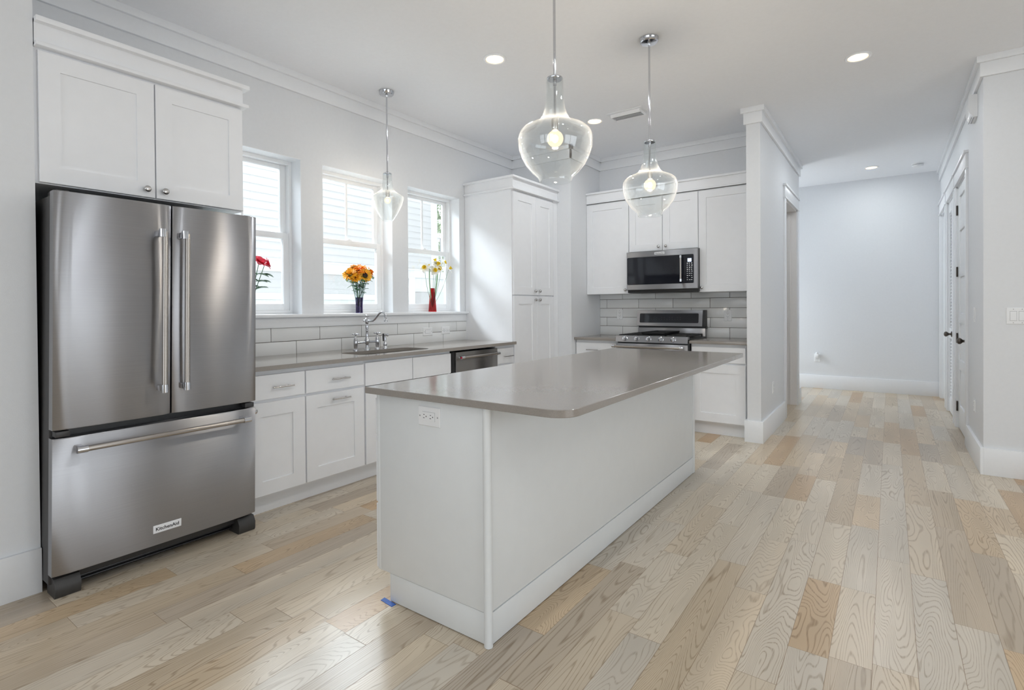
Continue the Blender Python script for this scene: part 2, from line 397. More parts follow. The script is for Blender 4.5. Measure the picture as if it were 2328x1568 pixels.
def lettering(parent, text, F, u0, u1, vc, m, flip=1, h=None, w=.001):
    c = bpy.data.curves.new('lettering', 'FONT'); c.body = text; c.offset = .022; c.extrude = .02; c.resolution_u = 2
    t = bpy.data.objects.new('tmp_text', c); COL.objects.link(t)
    dg = bpy.context.evaluated_depsgraph_get(); me = bpy.data.meshes.new_from_object(t.evaluated_get(dg))
    xs = [v.co.x for v in me.vertices]; ys = [v.co.y for v in me.vertices]; zs = [v.co.z for v in me.vertices]
    s = (u1-u0)/(max(xs)-min(xs)); sv = s if h is None else h/(max(ys)-min(ys)); org = world_loc(parent)
    for v in me.vertices:
        u = u0+(v.co.x-min(xs))*s
        v.co = Vector(F(u, vc+(v.co.y-(max(ys)+min(ys))/2)*sv, w+(v.co.z-min(zs))*s*.3))-org
    bpy.data.objects.remove(t); bpy.data.curves.remove(c)
    me.materials.clear(); me.materials.append(MATS[m]); me.name = 'lettering'
    o = bpy.data.objects.new('lettering', me); COL.objects.link(o); o.parent = parent; return o

# ------------------------------------------------------------------ key planes (metres, camera above the origin)
XW = -3.705          # window wall
ZC = 3.06            # ceiling
ZT, ZB = .914, .8865 # worktop top and underside
XR = .558            # hall right wall
YB = 5.915           # range wall
YN = 5.19            # corner block, near face
XBL = -2.90          # corner block, right face
PX0, PX1, PY0, PY1 = -1.074, -.955, 5.218, 7.72   # partition
YH = 9.177

# ------------------------------------------------------------------ room shell
struct('floor', MB().box(-4.0, 4.3, -4.3, 9.4, -.12, 0), 'floor_wood')
struct('wall_upper_storey', MB().box(-3.95, 4.2, -4.2, 9.4, ZC+.2, 7.0), 'siding')  # unseen storey added to keep the sun off the neighbour's siding
struct('ceiling', MB().box(-4.0, 4.3, -4.3, 9.4, ZC, ZC+.2), 'ceiling')

WINS = [(1.645, 2.382), (2.570, 3.303), (3.490, 4.230)]
WZ0, WZ1 = 1.2125, 2.413
XO = -3.925
mb = MB()
ys = [.66]+[q for w in WINS for q in w]+[YN]
for i in range(0, len(ys), 2): mb.box(XO, XW, ys[i], ys[i+1], WZ0-.025, WZ1)
mb.box(XO, XW, .66, YN, 0, WZ0-.025); mb.box(XO, XW, .66, YN, WZ1, ZC)
struct('wall_left', mb, 'wall')
struct('wall_near_left', MB().box(XO, -3.10, -4.15, .682, 0, ZC), 'wall')
struct('wall_corner', MB().box(XO, XBL, YN, YB+.12, 0, ZC), 'wall')
struct('wall_back', MB().box(XBL, PX0, YB, YB+.12, 0, ZC), 'wall')
DZ = 2.44   # hall door heads
mb = MB(); mb.box(PX0, PX1, PY0, 6.58, 0, ZC); mb.box(PX0, PX1, 7.47, PY1, 0, ZC); mb.box(PX0, PX1, 6.58, 7.47, DZ, ZC)
struct('wall_partition', mb, 'wall')
struct('wall_side_room', MB().box(-3.9, PX0, 7.60, PY1, 0, ZC).box(-3.9, -3.8, YB+.12, 7.6, 0, ZC), 'wall')
struct('wall_hall', MB().box(-2.9, XR+.4, YH, YH+.15, 0, ZC), 'wall')
mb = MB(); mb.box(-2.80, -2.65, PY1, 7.9, 0, ZC); mb.box(-2.80, -2.65, 9.0, YH, 0, ZC); mb.box(-2.8, -2.65, 7.9, 9.0, 2.5, ZC); mb.box(-2.8, -2.65, 7.9, 9.0, 0, .4)
struct('wall_hall_left', mb, 'wall')
DOORS = [(6.17, 7.00), (7.27, 8.02), (8.30, 9.05)]
mb = MB(); e = [5.1725]+[q for d in DOORS for q in d]+[YH]
for i in range(0, len(e), 2): mb.box(XR, XR+.12, e[i], e[i+1], 0, DZ)
mb.box(XR, XR+.12, e[0], YH, DZ, ZC)
struct('wall_right', mb, 'wall')
struct('wall_front_right', MB().box(XR+.12, 4.15, 5.1725, 5.29, 0, ZC), 'wall')
struct('wall_closet', MB().box(1.3, 1.4, 5.29, YH+.15, 0, ZC), 'wall')
# great room behind the camera: rear wall with three tall windows, side wall with a wide glazed opening
mb = MB(); mb.box(-3.2, 4.15, -4.15, -4.0, 2.62, ZC); mb.box(-3.2, 4.15, -4.15, -4.0, 0, .25)
for a, b_ in ((-3.2, -3.0), (-1.5, -1.3), (.1, .3), (1.8, 4.15)): mb.box(a, b_, -4.15, -4.0, .25, 2.62)
struct('wall_rear', mb, 'wall')
mb = MB(); mb.box(4.0, 4.15, -4.0, -.9, 0, ZC); mb.box(4.0, 4.15, 3.0, 5.2, 0, ZC); mb.box(4.0, 4.15, -.9, 3.0, 2.4, ZC)
struct('wall_side', mb, 'wall')
for i, (a, b_) in enumerate(((-3.0, -1.5), (-1.3, .1), (.3, 1.8))):
    mb = MB()
    for p in ((a, a+.05, .25, 2.62), (b_-.05, b_, .25, 2.62), (a, b_, .25, .31), (a, b_, 2.56, 2.62), (a, b_, 1.42, 1.47)): mb.box(p[0], p[1], -4.12, -4.05, p[2], p[3])
    w = struct('window_%d' % (4+i), mb, 'vinyl')
mb = MB()
for p in ((-.9, -.82), (1.0, 1.1), (2.92, 3.0)): mb.box(4.05, 4.12, p[0], p[1], 0, 2.4)
mb.box(4.05, 4.12, -.9, 3.0, 2.32, 2.4).box(4.05, 4.12, -.9, 3.0, 0, .06)
struct('window_7', mb, 'vinyl')
mb = MB()
for p in ((7.9, 7.95, .4, 2.5), (8.95, 9.0, .4, 2.5), (7.9, 9, .4, .46), (7.9, 9, 2.44, 2.5), (7.9, 9, 1.43, 1.48)): mb.box(-2.77, -2.70, p[0], p[1], p[2], p[3])
struct('window_8', mb, 'vinyl')

# crown boards: a flat band with a thicker strip on top
def crown(segs):
    mb = MB()
    for (ax, c, s, a, b_, ea, eb) in segs:      # ax: line along 'x'/'y' at coordinate c, room on side s, from a to b; ea/eb lengthen the ends (mitres)
        for t, z0, z1 in ((.02, 2.914, 3.014), (.04, 3.014, ZC)):
            a2, b2 = a-ea*t, b_+eb*t
            if ax == 'y': mb.box(c, c+s*t, a2, b2, z0, z1, .001)
            else: mb.box(a2, b2, c, c+s*t, z0, z1, .001)
    return mb
struct('trim_1', crown([('y', XW, 1, .66, YN, 0, 0)]), 'trim')
struct('trim_2', crown([('x', YN, -1, XW, XBL, 0, 1), ('y', XBL, 1, YN, YB, 1, 0)]), 'trim')
struct('trim_3', crown([('x', YB, -1, XBL, PX0, 0, 0)]), 'trim')
struct('trim_4', crown([('y', PX0, -1, PY0, YB, 0, 0), ('x', PY0, -1, PX0, PX1, 1, 1), ('y', PX1, 1, PY0, PY1, 0, 1), ('x', PY1, 1, -2.65, PX1, 0, 0)]), 'trim')
struct('trim_5', crown([('y', XR, -1, 5.1725, YH, 0, 0), ('x', 5.1725, -1, XR, 4.0, 1, 0)]), 'trim')
struct('trim_6', crown([('y', -3.10, 1, -4.0, .682, 0, 1)]), 'trim')
# window stool and apron
mb = MB(); mb.box(XW, -3.655, 1.60, 4.33, 1.1925, 1.2165, .003); 
for a, b_ in WINS: mb.box(-3.83, XW+.001, a, b_, 1.1925, 1.2165)
mb.box(XW, XW+.018, 1.60, 4.315, 1.1155, 1.1925, .001)
struct('trim_7', mb, 'trim')
# baseboards
BH = .197
def bb(name, boxes): 
    mb = MB()
    for q in boxes: mb.box(*q, 0, BH, .0015)
    struct(name, mb, 'trim')
bb('baseboard_partition', [(PX0-.02, PX1+.02, PY0-.02, PY0), (PX1, PX1+.02, PY0, 6.46), (PX1, PX1+.02, 7.58, PY1+.02), (PX0-.02, PX0, PY0, 5.33)])
bb('baseboard_hall', [(-2.65, XR, YH-.016, YH)])
bb('baseboard_right', [(XR-.02, XR, 5.1525, 6.06), (XR, 4.0, 5.1525, 5.1725)])
bb('baseboard_near_left', [(-3.10, -3.082, -4.0, .682)])

# backsplash: tiles on dark grout
def tiles(F, u0, u1, rows, joints, W=.4066, g=.0022):
    mb = MB(); fbox(mb, F, u0, u1, rows[0][0]-.01, rows[-1][1], 0, .0045); mb.k = 1
    for (v0, v1), j in zip(rows, joints):
        k = math.floor((u0-j)/W); a = j+k*W
        while a < u1-.004:
            p, q = max(a, u0)+g, min(a+W, u1)-g
            if q-p > .004: fbox(mb, F, p, q, v0+g, v1-g, 0, .008, .0008)
            a += W
    return mb
struct('trim_8', tiles(FX(XW), 1.60, 4.335, [(.912, 1.0125), (1.0125, 1.1155)], [2.3228, 2.1195], .4085), ['grout', 'tile'])
zr = [.912, 1.0206, 1.127, 1.234, 1.3415, 1.448]
struct('trim_9', tiles(FY(YB), XBL, PX0, list(zip(zr[:-1], zr[1:])), [-2.604, -2.401]*2+[-2.604]), ['grout', 'tile'])

# ------------------------------------------------------------------ kitchen windows
def kitchen_window(i, a, b_, muntin=True):
    F = FX(-3.83); mb = MB()
    z0, z1 = WZ0+.004, WZ1
    for q in ((a, a+.026, z0, z1), (b_-.026, b_, z0, z1), (a+.026, b_-.026, z0, z0+.03), (a+.026, b_-.026, z1-.03, z1)):
        mb.box(-3.915, -3.83, *q, .002)
    w = struct('window_%d' % i, mb, 'vinyl')
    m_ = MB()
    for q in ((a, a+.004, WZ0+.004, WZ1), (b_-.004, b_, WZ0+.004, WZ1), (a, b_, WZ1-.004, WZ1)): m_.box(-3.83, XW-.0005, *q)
    obj('window_return', m_, 'trim', w)  # liners paler than the wall, added so the reveals look daylit
    def sash(x0, x1, zz0, zz1, top, bot, st=.046):
        m_ = MB(); p, q = a+.026, b_-.026
        m_.box(x0, x1, p, p+st, zz0, zz1, .002); m_.box(x0, x1, q-st, q, zz0, zz1, .002)
        m_.box(x0, x1, p+st, q-st, zz0, zz0+bot, .002); m_.box(x0, x1, p+st, q-st, zz1-top, zz1, .002)
        return m_, p+st, q-st
    m_, p, q = sash(-3.905, -3.878, 1.81, z1-.03, .03, .04)
    s = obj('upper_sash', m_, 'vinyl', w)
    if muntin: obj('muntin', MB().box(-3.896, -3.884, (p+q)/2-.009, (p+q)/2+.009, 1.85, z1-.06, .001), 'vinyl', s)
    obj('pane', MB().box(-3.892, -3.888, p, q, 1.85, z1-.06), 'pane', s)
    m_, p, q = sash(-3.872, -3.838, z0+.03, 1.848, .046, .05)
    s = obj('lower_sash', m_, 'vinyl', w)
    obj('pane', MB().box(-3.857, -3.853, p, q, z0+.08, 1.802), 'pane', s)
    obj('sash_lock', MB().box(-3.872, -3.846, (p+q)/2-.03, (p+q)/2+.03, 1.848, 1.857, .003).box(-3.866, -3.852, (p+q)/2-.012, (p+q)/2+.02, 1.857, 1.864, .002), 'vinyl', w)
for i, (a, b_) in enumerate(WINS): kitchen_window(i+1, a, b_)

# ------------------------------------------------------------------ refrigerator
XF = -2.92
def fridge():
    t = thing('refrigerator', 'tall stainless french-door refrigerator standing under the wide double-door cabinet', 'refrigerator', (-3.3, 1.136, 0))
    Y0, Y1 = .691, 1.586
    obj('body', MB().box(-3.66, -3.0, Y0+.004, Y1-.004, .05, 1.765, .006), 'case_grey', t)
    obj('gasket', MB().box(-3.0, -2.985, Y0+.012, Y1-.012, .11, 1.76), 'black', t)
    def front(y0, y1, z0, z1, bow):
        n = 14; ring_out = []
        prof = []
        for i in range(n+1):
            q = -1+2*i/n; prof.append((y0+(y1-y0)*(i/n), XF-.006*(bow*abs(q)**2)-(.010 if abs(q) > .999 else 0)))
        poly = [(p[1], p[0]) for p in prof]+[(-2.985, y1), (-2.985, y0)]
        mb = MB(); c = .004
        mb.rings([[(x, y, z0) for x, y in [(min(p[0], XF)-(.003 if k <= n else 0), p[1]) for k, p in enumerate(poly)]],
                  [(x, y, z0+c) for x, y in poly], [(x, y, z1-c) for x, y in poly],
                  [(x, y, z1) for x, y in [(p[0]-(.003 if k <= n else 0), p[1]) for k, p in enumerate(poly)]]])
        return mb
    ym = 1.152
    d1 = obj('door', front(Y0, ym-.004, .737, 1.778, .8), 'steel', t, 50)
    d2 = obj('door', front(ym+.004, Y1, .737, 1.778, .8), 'steel', t, 50)
    fz = obj('freezer_drawer', front(Y0, Y1, .105, .700, .8), 'steel', t, 50)
    def bar_handle(par, p0, p1, horiz):
        h = obj('handle', MB().tube([p0, p1], .0125, 18), 'steel_bar', par)
        for p, s in ((Vector(p0), 1), (Vector(p1), -1)):
            m_ = MB(); d = (Vector(p1)-Vector(p0)).normalized()*s
            m_.tube([p-d*.012, p+d*.026], .0155, 18)
            if horiz: m_.box(XF-.004, p.x, p.y+d.y*.007-.013, p.y+d.y*.007+.013, p.z-.012, p.z+.012, .003)
            else: m_.box(XF-.004, p.x, p.y-.012, p.y+.012, p.z+d.z*.007-.014, p.z+d.z*.007+.014, .003)
            obj('end_bracket', m_, 'chrome', h)
    bar_handle(d1, (-2.858, 1.096, 1.635), (-2.858, 1.096, .868), False)
    bar_handle(d2, (-2.858, 1.196, 1.635), (-2.858, 1.196, .868), False)
    bar_handle(fz, (-2.858, .765, .652), (-2.858, 1.503, .652), True)
    F = FX(XF-.0005)
    bd = obj('badge', loops(MB(), F, [(1.071, 1.196, .164, .202, -.004), (1.071, 1.196, .164, .202, .0015), (1.073, 1.194, .166, .200, .002)]), 'white_print', fz)
    lettering(fz, 'KitchenAid', F, 1.082, 1.185, .183, 'black', h=.017, w=.002)
    for a, b_ in ((Y0+.002, .785), (1.49, Y1-.004)):
        m_ = MB(); m_.prism([(-2.948, .012), (-2.945, .05), (-2.965, .082), (-3.06, .085), (-3.06, 0), (-2.955, 0)], 'y', a, b_)
        m_.v = [(x, z, y) if False else (x, y, z) for x, y, z in m_.v]
        obj('foot', MB().rings([[(x, y, z) for x, z in ((-2.948, .012), (-2.945, .05), (-2.965, .082), (-3.06, .085), (-3.06, 0), (-2.955, 0))] for y in (a, b_)]), 'foot_grey', t)
    m_ = MB().box(-3.05, -3.02, .785, 1.49, .02, .10, .002)
    for k in range(5): m_.box(-3.02, -3.008, .785, 1.49, .026+.015*k, .034+.015*k, .002)
    obj('toe_grille', m_, 'black', t)
    for a, b_ in ((Y0+.01, Y0+.06), (Y1-.06, Y1-.01)):
        obj('hinge_cover', MB().box(-3.06, -2.95, a, b_, 1.765, 1.785, .004), 'case_grey', t)
        obj('hinge_bracket', MB().box(-2.98, -2.93, a, b_, .705, .73, .003), 'case_grey', t)
    # the refrigerator stands a little out of plumb
    for o in [q for q in bpy.data.objects if q.type == 'MESH' and (q.parent is t or (q.parent and q.parent.parent is t)) and not q.name.startswith('foot')]:
        for v in o.data.vertices: v.co.y += .0155*(v.co.z-.85)
fridge()

# ------------------------------------------------------------------ cabinets
def cab_crown(par, boxes):
    obj('crown', boxes, 'cabinet', par)
def over_fridge():
    t = thing('wall_cabinet', 'wide white double-door cabinet mounted above the stainless refrigerator', 'cabinet', (-3.4, 1.15, 1.83))
    obj('body', MB().box(XW+.002, -3.114, .685, 1.615, 1.83, 2.45), 'cabinet', t)
    F = FX(-3.094)
    for a, b_, k in ((.697, 1.1545, 1.1136), (1.1605, 1.612, 1.196)):
        d = obj('door', shaker(F, (a, b_, 1.835, 2.425), fw=.078), 'cabinet', t)
        obj('knob', knob(F, k, 1.874), 'nickel', d)
    m_ = MB().box(XW+.002, -3.096, .685, 1.617, 2.445, 2.56); m_.box(XW+.002, -3.066, .685, 1.638, 2.437, 2.456, .002); m_.box(XW+.002, -3.062, .685, 1.642, 2.542, 2.566, .002)
    cab_crown(t, m_)
over_fridge()

ZD0, ZD1, ZR0, ZR1 = .130, .690, .708, .856     # doors, drawer fronts
def base_cab(label, F, u0, u1, back, fronts, toe_w, group='white base cabinets', cat='cabinet', side=None):
    """fronts: list of (kind, u0, u1, v0, v1, hardware)"""
    loc = F((u0+u1)/2, 0, -.3)
    t = thing('base_cabinet', label, cat, loc, group)
    m_ = MB()
    if 'sink' in label:
        for q in ((u0, u0+.018, .115, ZB-.001, -.02, back), (u1-.018, u1, .115, ZB-.001, -.02, back), (u0+.018, u1-.018, .115, .135, -.0205, back+.012), (u0+.018, u1-.018, .115, ZB-.001, back+.012, back), (u0+.018, u1-.018, .835, ZB-.001, -.04, -.0205)): fbox(m_, F, *q)
    else: fbox(m_, F, u0, u1, .115, ZB-.001, -.02, back)
    obj('body', m_, 'cabinet', t)
    m_ = MB(); fbox(m_, F, u0, u1, 0, .115, toe_w, back); obj('toe_kick', m_, 'cabinet', t)
    for kind, a, b_, c, d, hw in fronts:
        if kind == 'door': o = obj('door', shaker(F, (a, b_, c, d), fw=.085), 'cabinet', t)
        elif kind == 'false': o = obj('false_front', slab(F, (a, b_, c, d)), 'cabinet', t)
        else: o = obj('drawer', slab(F, (a, b_, c, d)), 'cabinet', t)
        if hw and hw[0] == 'knob': obj('knob', knob(F, hw[1], hw[2]), 'nickel', o)
        if hw and hw[0] == 'pull': obj('pull', pull(F, hw[1], hw[2], hw[3]), 'nickel', o)
    return t
F = FX(-3.0694)
base_cab('white base cabinet with one drawer and door, directly beside the refrigerator', F, 1.60, 1.9885, -.62,
         [('drawer', 1.612, 1.985, ZR0, ZR1, ('pull', 1.755, 1.895, .779)), ('door', 1.612, 1.985, ZD0, ZD1, ('knob', 1.642, .652))], -.085)
base_cab('white base cabinet with bar pulls on both drawer and door, second from the refrigerator', F, 1.9885, 2.4615, -.62,
         [('drawer', 1.994, 2.456, ZR0, ZR1, ('pull', 2.174, 2.318, .781)), ('door', 1.994, 2.456, ZD0, ZD1, ('pull', 2.175, 2.320, .646))], -.085)
base_cab('white sink base cabinet with two plain panels below the undermount sink', F, 2.4615, 3.384, -.62,
         [('false', 2.470, 2.929, .695, ZR1+.008, None), ('false', 2.935, 3.379, .695, ZR1+.008, None), ('door', 2.470, 2.929, ZD0, .684, ('knob', 2.895, .65)), ('door', 2.935, 3.379, ZD0, .684, ('knob', 2.965, .65))], -.085)
base_cab('narrow white drawer cabinet between the dishwasher and the tall pantry cabinet', F, 4.032, 4.312, -.62,
         [('drawer', 4.042, 4.306, ZR0, ZR1, ('pull', 4.120, 4.272, .777)), ('door', 4.042, 4.306, ZD0, ZD1, ('knob', 4.075, .65))], -.085)

def dishwasher():
    t = thing('dishwasher', 'dark stainless dishwasher with a bar handle built in under the window worktop', 'dishwasher', (-3.35, 3.71, 0))
    obj('body', MB().box(-3.66, -3.10, 3.395, 4.025, .09, .87), 'black', t)
    obj('toe_panel', MB().box(-3.16, -3.14, 3.395, 4.025, .0, .09), 'black', t)
    d = obj('door', MB().box(-3.10, -3.056, 3.432, 4.024, .12, .868, .004), 'steel_dark', t)
    obj('seal', MB().box(-3.10, -3.072, 3.392, 3.43, .12, .87), 'black', t)  # black strip standing in for the dark gap beside the door
    h = obj('handle', MB().tube([(-3.012, 3.462, .822), (-3.012, 3.985, .822)], .0115, 16), 'steel_bar', d)
    for y in (3.468, 3.979):
        obj('end_bracket', MB().tube([(-3.012, y-.017, .822), (-3.012, y+.017, .822)], .0145, 16).box(-3.057, -3.012, y-.011, y+.011, .811, .833, .003), 'chrome', h)
    obj('medallion', MB().lathe([(.0095, 0), (.0095, .002), (.007, .003), (0, .003)], (-3.012, 3.451, .822), axis_M((0, -1, 0)), 20), 'red_badge', h)['label'] = 'red end cap of the bar handle'
dishwasher()

def pantry():
    t = thing('pantry_cabinet', 'tall white pantry cabinet with four shaker doors in the corner by the windows', 'cabinet', (-3.4, 4.75, 0))
    X = -3.07
    obj('body', MB().box(XW+.003, X-.02, 4.314 , YN-.003, .115, 2.45), 'cabinet', t)
    obj('toe_kick', MB().box(XW+.003, X-.085, 4.314 , YN-.003, 0, .115), 'cabinet', t)
    obj('filler', MB().box(X-.02, X-.004, 5.10 , YN-.003, .115, 2.44), 'cabinet', t)
    F = FX(X)
    for a, b_, k in ((4.324, 4.7405, 4.7035), (4.7435, 5.092, 4.7855)):
        d = obj('door', shaker(F, (a, b_, 1.383, 2.425), fw=.082), 'cabinet', t); obj('knob', knob(F, k, 1.427), 'nickel', d)
        d = obj('door', shaker(F, (a, b_, .130, 1.372), fw=.082), 'cabinet', t); obj('knob', knob(F, k, 1.334), 'nickel', d)
    m_ = MB().box(XW+.003, X+.002, 4.312, YN-.003, 2.44, 2.575); m_.box(XW+.003, X+.026, 4.288, YN-.003, 2.444, 2.462, .002); m_.box(XW+.003, X+.03, 4.284, YN-.003, 2.556, 2.579, .002)
    cab_crown(t, m_)
pantry()

def upper(label, u0, u1, v0, doors, X0, X1):
    t = thing('wall_cabinet', label, 'cabinet', ((u0+u1)/2, 5.75, v0), 'wall cabinets over the range')
    F = FY(5.565)
    obj('body', MB().box(X0, X1, 5.585, YB-.009, v0, 2.452), 'cabinet', t)
    for a, b_, k, kv in doors:
        d = obj('door', shaker(F, (a, b_, v0+.002, 2.440), fw=.076), 'cabinet', t); obj('knob', knob(F, k, kv, .95), 'nickel', d)
upper('white single-door wall cabinet left of the microwave', -2.897, -2.375, 1.398, [(-2.897, -2.376, -2.412, 1.4425)], -2.895, -2.373)
upper('short white two-door wall cabinet directly above the microwave', -2.368, -1.614, 1.857, [(-2.368, -1.9925, -2.0295, 1.90), (-1.9865, -1.614, -1.9485, 1.90)], -2.3725, -1.6105)
upper('white single-door wall cabinet right of the microwave, against the partition', -1.6075, -1.077, 1.398, [(-1.6075, -1.077, -1.5727, 1.4435)], -1.610, PX0-.001)
m_ = MB().box(-2.897, PX0-.001, 5.562, YB-.009, 2.4525, 2.562).box(-2.899, PX0-.001, 5.545, YB-.009, 2.558, 2.580, .002).box(-2.899, PX0-.001, 5.560, YB-.009, 2.4525, 2.470, .002)
tag(obj('cabinet_crown', m_, 'cabinet', origin=(-2, 5.7, 2.4525)), 'long white crown board along the top of the wall cabinets over the range', 'moulding')

F = FY(5.28)
base_cab('white base cabinet left of the range, in the corner', F, -2.896, -2.392, -.62,
         [('drawer', -2.890, -2.398, ZR0, ZR1, ('pull', -2.752, -2.606, .779)), ('door', -2.890, -2.398, ZD0, ZD1, ('knob', -2.44, .65))], -.065)
base_cab('white base cabinet right of the range, next to the partition wall', F, -1.606, PX0-.022, -.62,
         [('drawer', -1.598, -1.100, ZR0, ZR1, ('pull', -1.44, -1.29, .779)), ('door', -1.598, -1.100, ZD0, ZD1, ('knob', -1.565, .65))], -.065)

# ------------------------------------------------------------------ worktops
def slab_with_hole(outer, hole, z0, z1):
    bm = bmesh.new(); mb = MB()
    for z in (z0, z1):
        b2 = bmesh.new(); es = []
        for lp in (outer, hole):
            vs = [b2.verts.new((x, y, z)) for x, y in lp]
            es += [b2.edges.new((vs[i], vs[(i+1) % len(vs)])) for i in range(len(vs))]
        bmesh.ops.triangle_fill(b2, edges=es, use_beauty=True, use_dissolve=False)
        b2.verts.index_update(); mb.add([v.co for v in b2.verts], [[v.index for v in f.verts] for f in b2.faces]); b2.free()
    for lp in (outer, hole): mb.rings([[(x, y, z0) for x, y in lp], [(x, y, z1) for x, y in lp]], False, False)
    bm.free(); return mb
HX, HY, HW, HH = -3.285, 2.86, .315, .715
outer = [(XW+.008, 1.60), (-3.035, 1.60), (-3.035, 4.312), (XW+.008, 4.312)]
mb = slab_with_hole(outer, rrect(HX, HY, HW, HH, .085), ZB, ZT)
tag(obj('worktop', mb, 'quartz', origin=(-3.37, 2.95, ZB), smooth=20), 'long taupe stone worktop with the sink cut-out under the windows', 'countertop')
tag(obj('worktop', MB().box(XBL+.001, -2.386, 5.245, YB-.008, ZB, ZT, .002), 'quartz', origin=(-2.64, 5.6, ZB)), 'short taupe stone worktop left of the range', 'countertop')
tag(obj('worktop', MB().box(-1.612, PX0-.001, 5.245, YB-.008, ZB, ZT, .002), 'quartz', origin=(-1.34, 5.6, ZB)), 'short taupe stone worktop right of the range', 'countertop')

def sink():
    t = thing('sink', 'stainless undermount sink basin set into the window worktop', 'sink', (HX, HY, .68))
    rs = []
    for d, z in ((-.02, ZB), (-.004, ZB), (.0, ZB-.004), (.012, .72), (.04, .69), (.10, .684)):
        rs.append([(x, y, z) for x, y in rrect(HX, HY, HW-2*d, HH-2*d, max(.085-d, .02))])
    rs2 = []
    for d, z in ((.10, .680), (.03, .682), (.006, .71), (-.008, ZB-.012), (-.02, ZB-.010)): rs2.append([(x, y, z) for x, y in rrect(HX, HY, HW-2*d, HH-2*d, max(.085-d, .02))])
    mb = MB().rings(rs+rs2[::1], True, True)
    mb = MB().rings(rs, False, True); mb.rings(rs2, True, False)
    obj('basin', mb, 'steel_sink', t)
    obj('drain', MB().lathe([(.045, .684), (.045, .689), (.03, .687), (0, .686)], (HX, HY, 0), None, 24), 'chrome', t)
sink()

def faucet():
    XFc = -3.532
    t = thing('bridge_faucet', 'chrome bridge faucet with curved spout and two cross handles behind the sink', 'faucet', (XFc, 2.86, ZT))
    c = (XFc, 2.86, ZT)
    obj('body', MB().lathe([(.026, 0), (.026, .004), (.020, .010), (.015, .018), (.013, .045), (.016, .052), (.020, .060), (.024, .070), (.021, .082), (.014, .098), (.0115, .115), (.010, .150), (.0125, .156), (.0125, .162), (.0105, .165), (.013, .178), (.014, .205), (.011, .212), (.015, .220), (.018, .232), (.018, .250), (.012, .258), (.006, .264), (.005, .268), (.010, .274), (.0115, .281), (.009, .288), (.004, .292), (0, .2925)], c, None, 24), 'chrome', t)
    pts = [(-.0, .240), (-.03, .240), (.0, .240)]
    sp = [(.005, .240), (.05, .238), (.078, .242), (.100, .254), (.125, .275), (.150, .297), (.172, .309), (.192, .312), (.210, .306), (.224, .293), (.232, .276), (.234, .262)]
    obj('spout', MB().tube([(XFc+x, 2.86, ZT+z) for x, z in sp], [.0095, .0095, .0095, .0095, .0092, .0088, .0085, .0082, .008, .008, .0085, .009], 16)
        .lathe([(.009, 0), (.012, -.008), (.0165, -.018), (.0165, -.026), (.012, -.028), (0, -.028)], (XFc+.234, 2.86, ZT+.262), None, 20)
        .lathe([(.006, 0), (.0085, -.006), (.006, -.016), (.009, -.022), (0, -.03)], (XFc-.016, 2.86, ZT+.240), axis_M((1, 0, 0)), 14), 'chrome', t)
    obj('bridge', MB().tube([(XFc, 2.742, ZT+.062), (XFc, 2.978, ZT+.062)], .0085, 14), 'chrome', t)
    for y in (2.745, 2.968):
        h = obj('valve', MB().lathe([(.024, 0), (.024, .004), (.018, .010), (.013, .016), (.0155, .030), (.0175, .048), (.019, .062), (.0175, .076), (.0155, .092), (.011, .106), (.007, .112), (.0065, .120), (.009, .124), (0, .126)], (XFc, y, ZT), None, 20), 'chrome', t)
        m_ = MB().lathe([(.008, 0), (.011, .005), (.011, .012), (.007, .018), (0, .019)], (XFc, y, ZT+.124), None, 16)
        for k in range(4):
            a = k*PI/2+.35; d = Vector((math.cos(a), math.sin(a), 0))
            p = Vector((XFc, y, ZT+.133)); m_.tube([p, p+d*.018, p+d*.030, p+d*.034], [.0045, .004, .0062, .003], 10)
        obj('cross_handle', m_, 'chrome', h)
    t = thing('side_sprayer', 'chrome side sprayer with a black lever standing right of the bridge faucet', 'sprayer', (XFc, 3.052, ZT))
    c = (XFc, 3.052, ZT)
    obj('body', MB().lathe([(.023, 0), (.023, .004), (.017, .010), (.0145, .018), (.017, .030), (.017, .040), (.0125, .046), (.0115, .075), (.009, .100), (.010, .108), (0, .110)], c, None, 20), 'chrome', t)
    obj('spray_head', MB().tube([(XFc-.002, 3.026, ZT+.115), (XFc, 3.050, ZT+.116), (XFc+.004, 3.066, ZT+.114)], [.011, .011, .008], 16).sphere((XFc+.006, 3.076, ZT+.112), .013, 14, 8), 'chrome', t)
    obj('lever', MB().tube([(XFc+.008, 3.030, ZT+.124), (XFc+.012, 3.022, ZT+.105), (XFc+.016, 3.020, ZT+.062)], [.006, .007, .0055], 12), 'black', t)['label'] = 'black lever'
faucet()

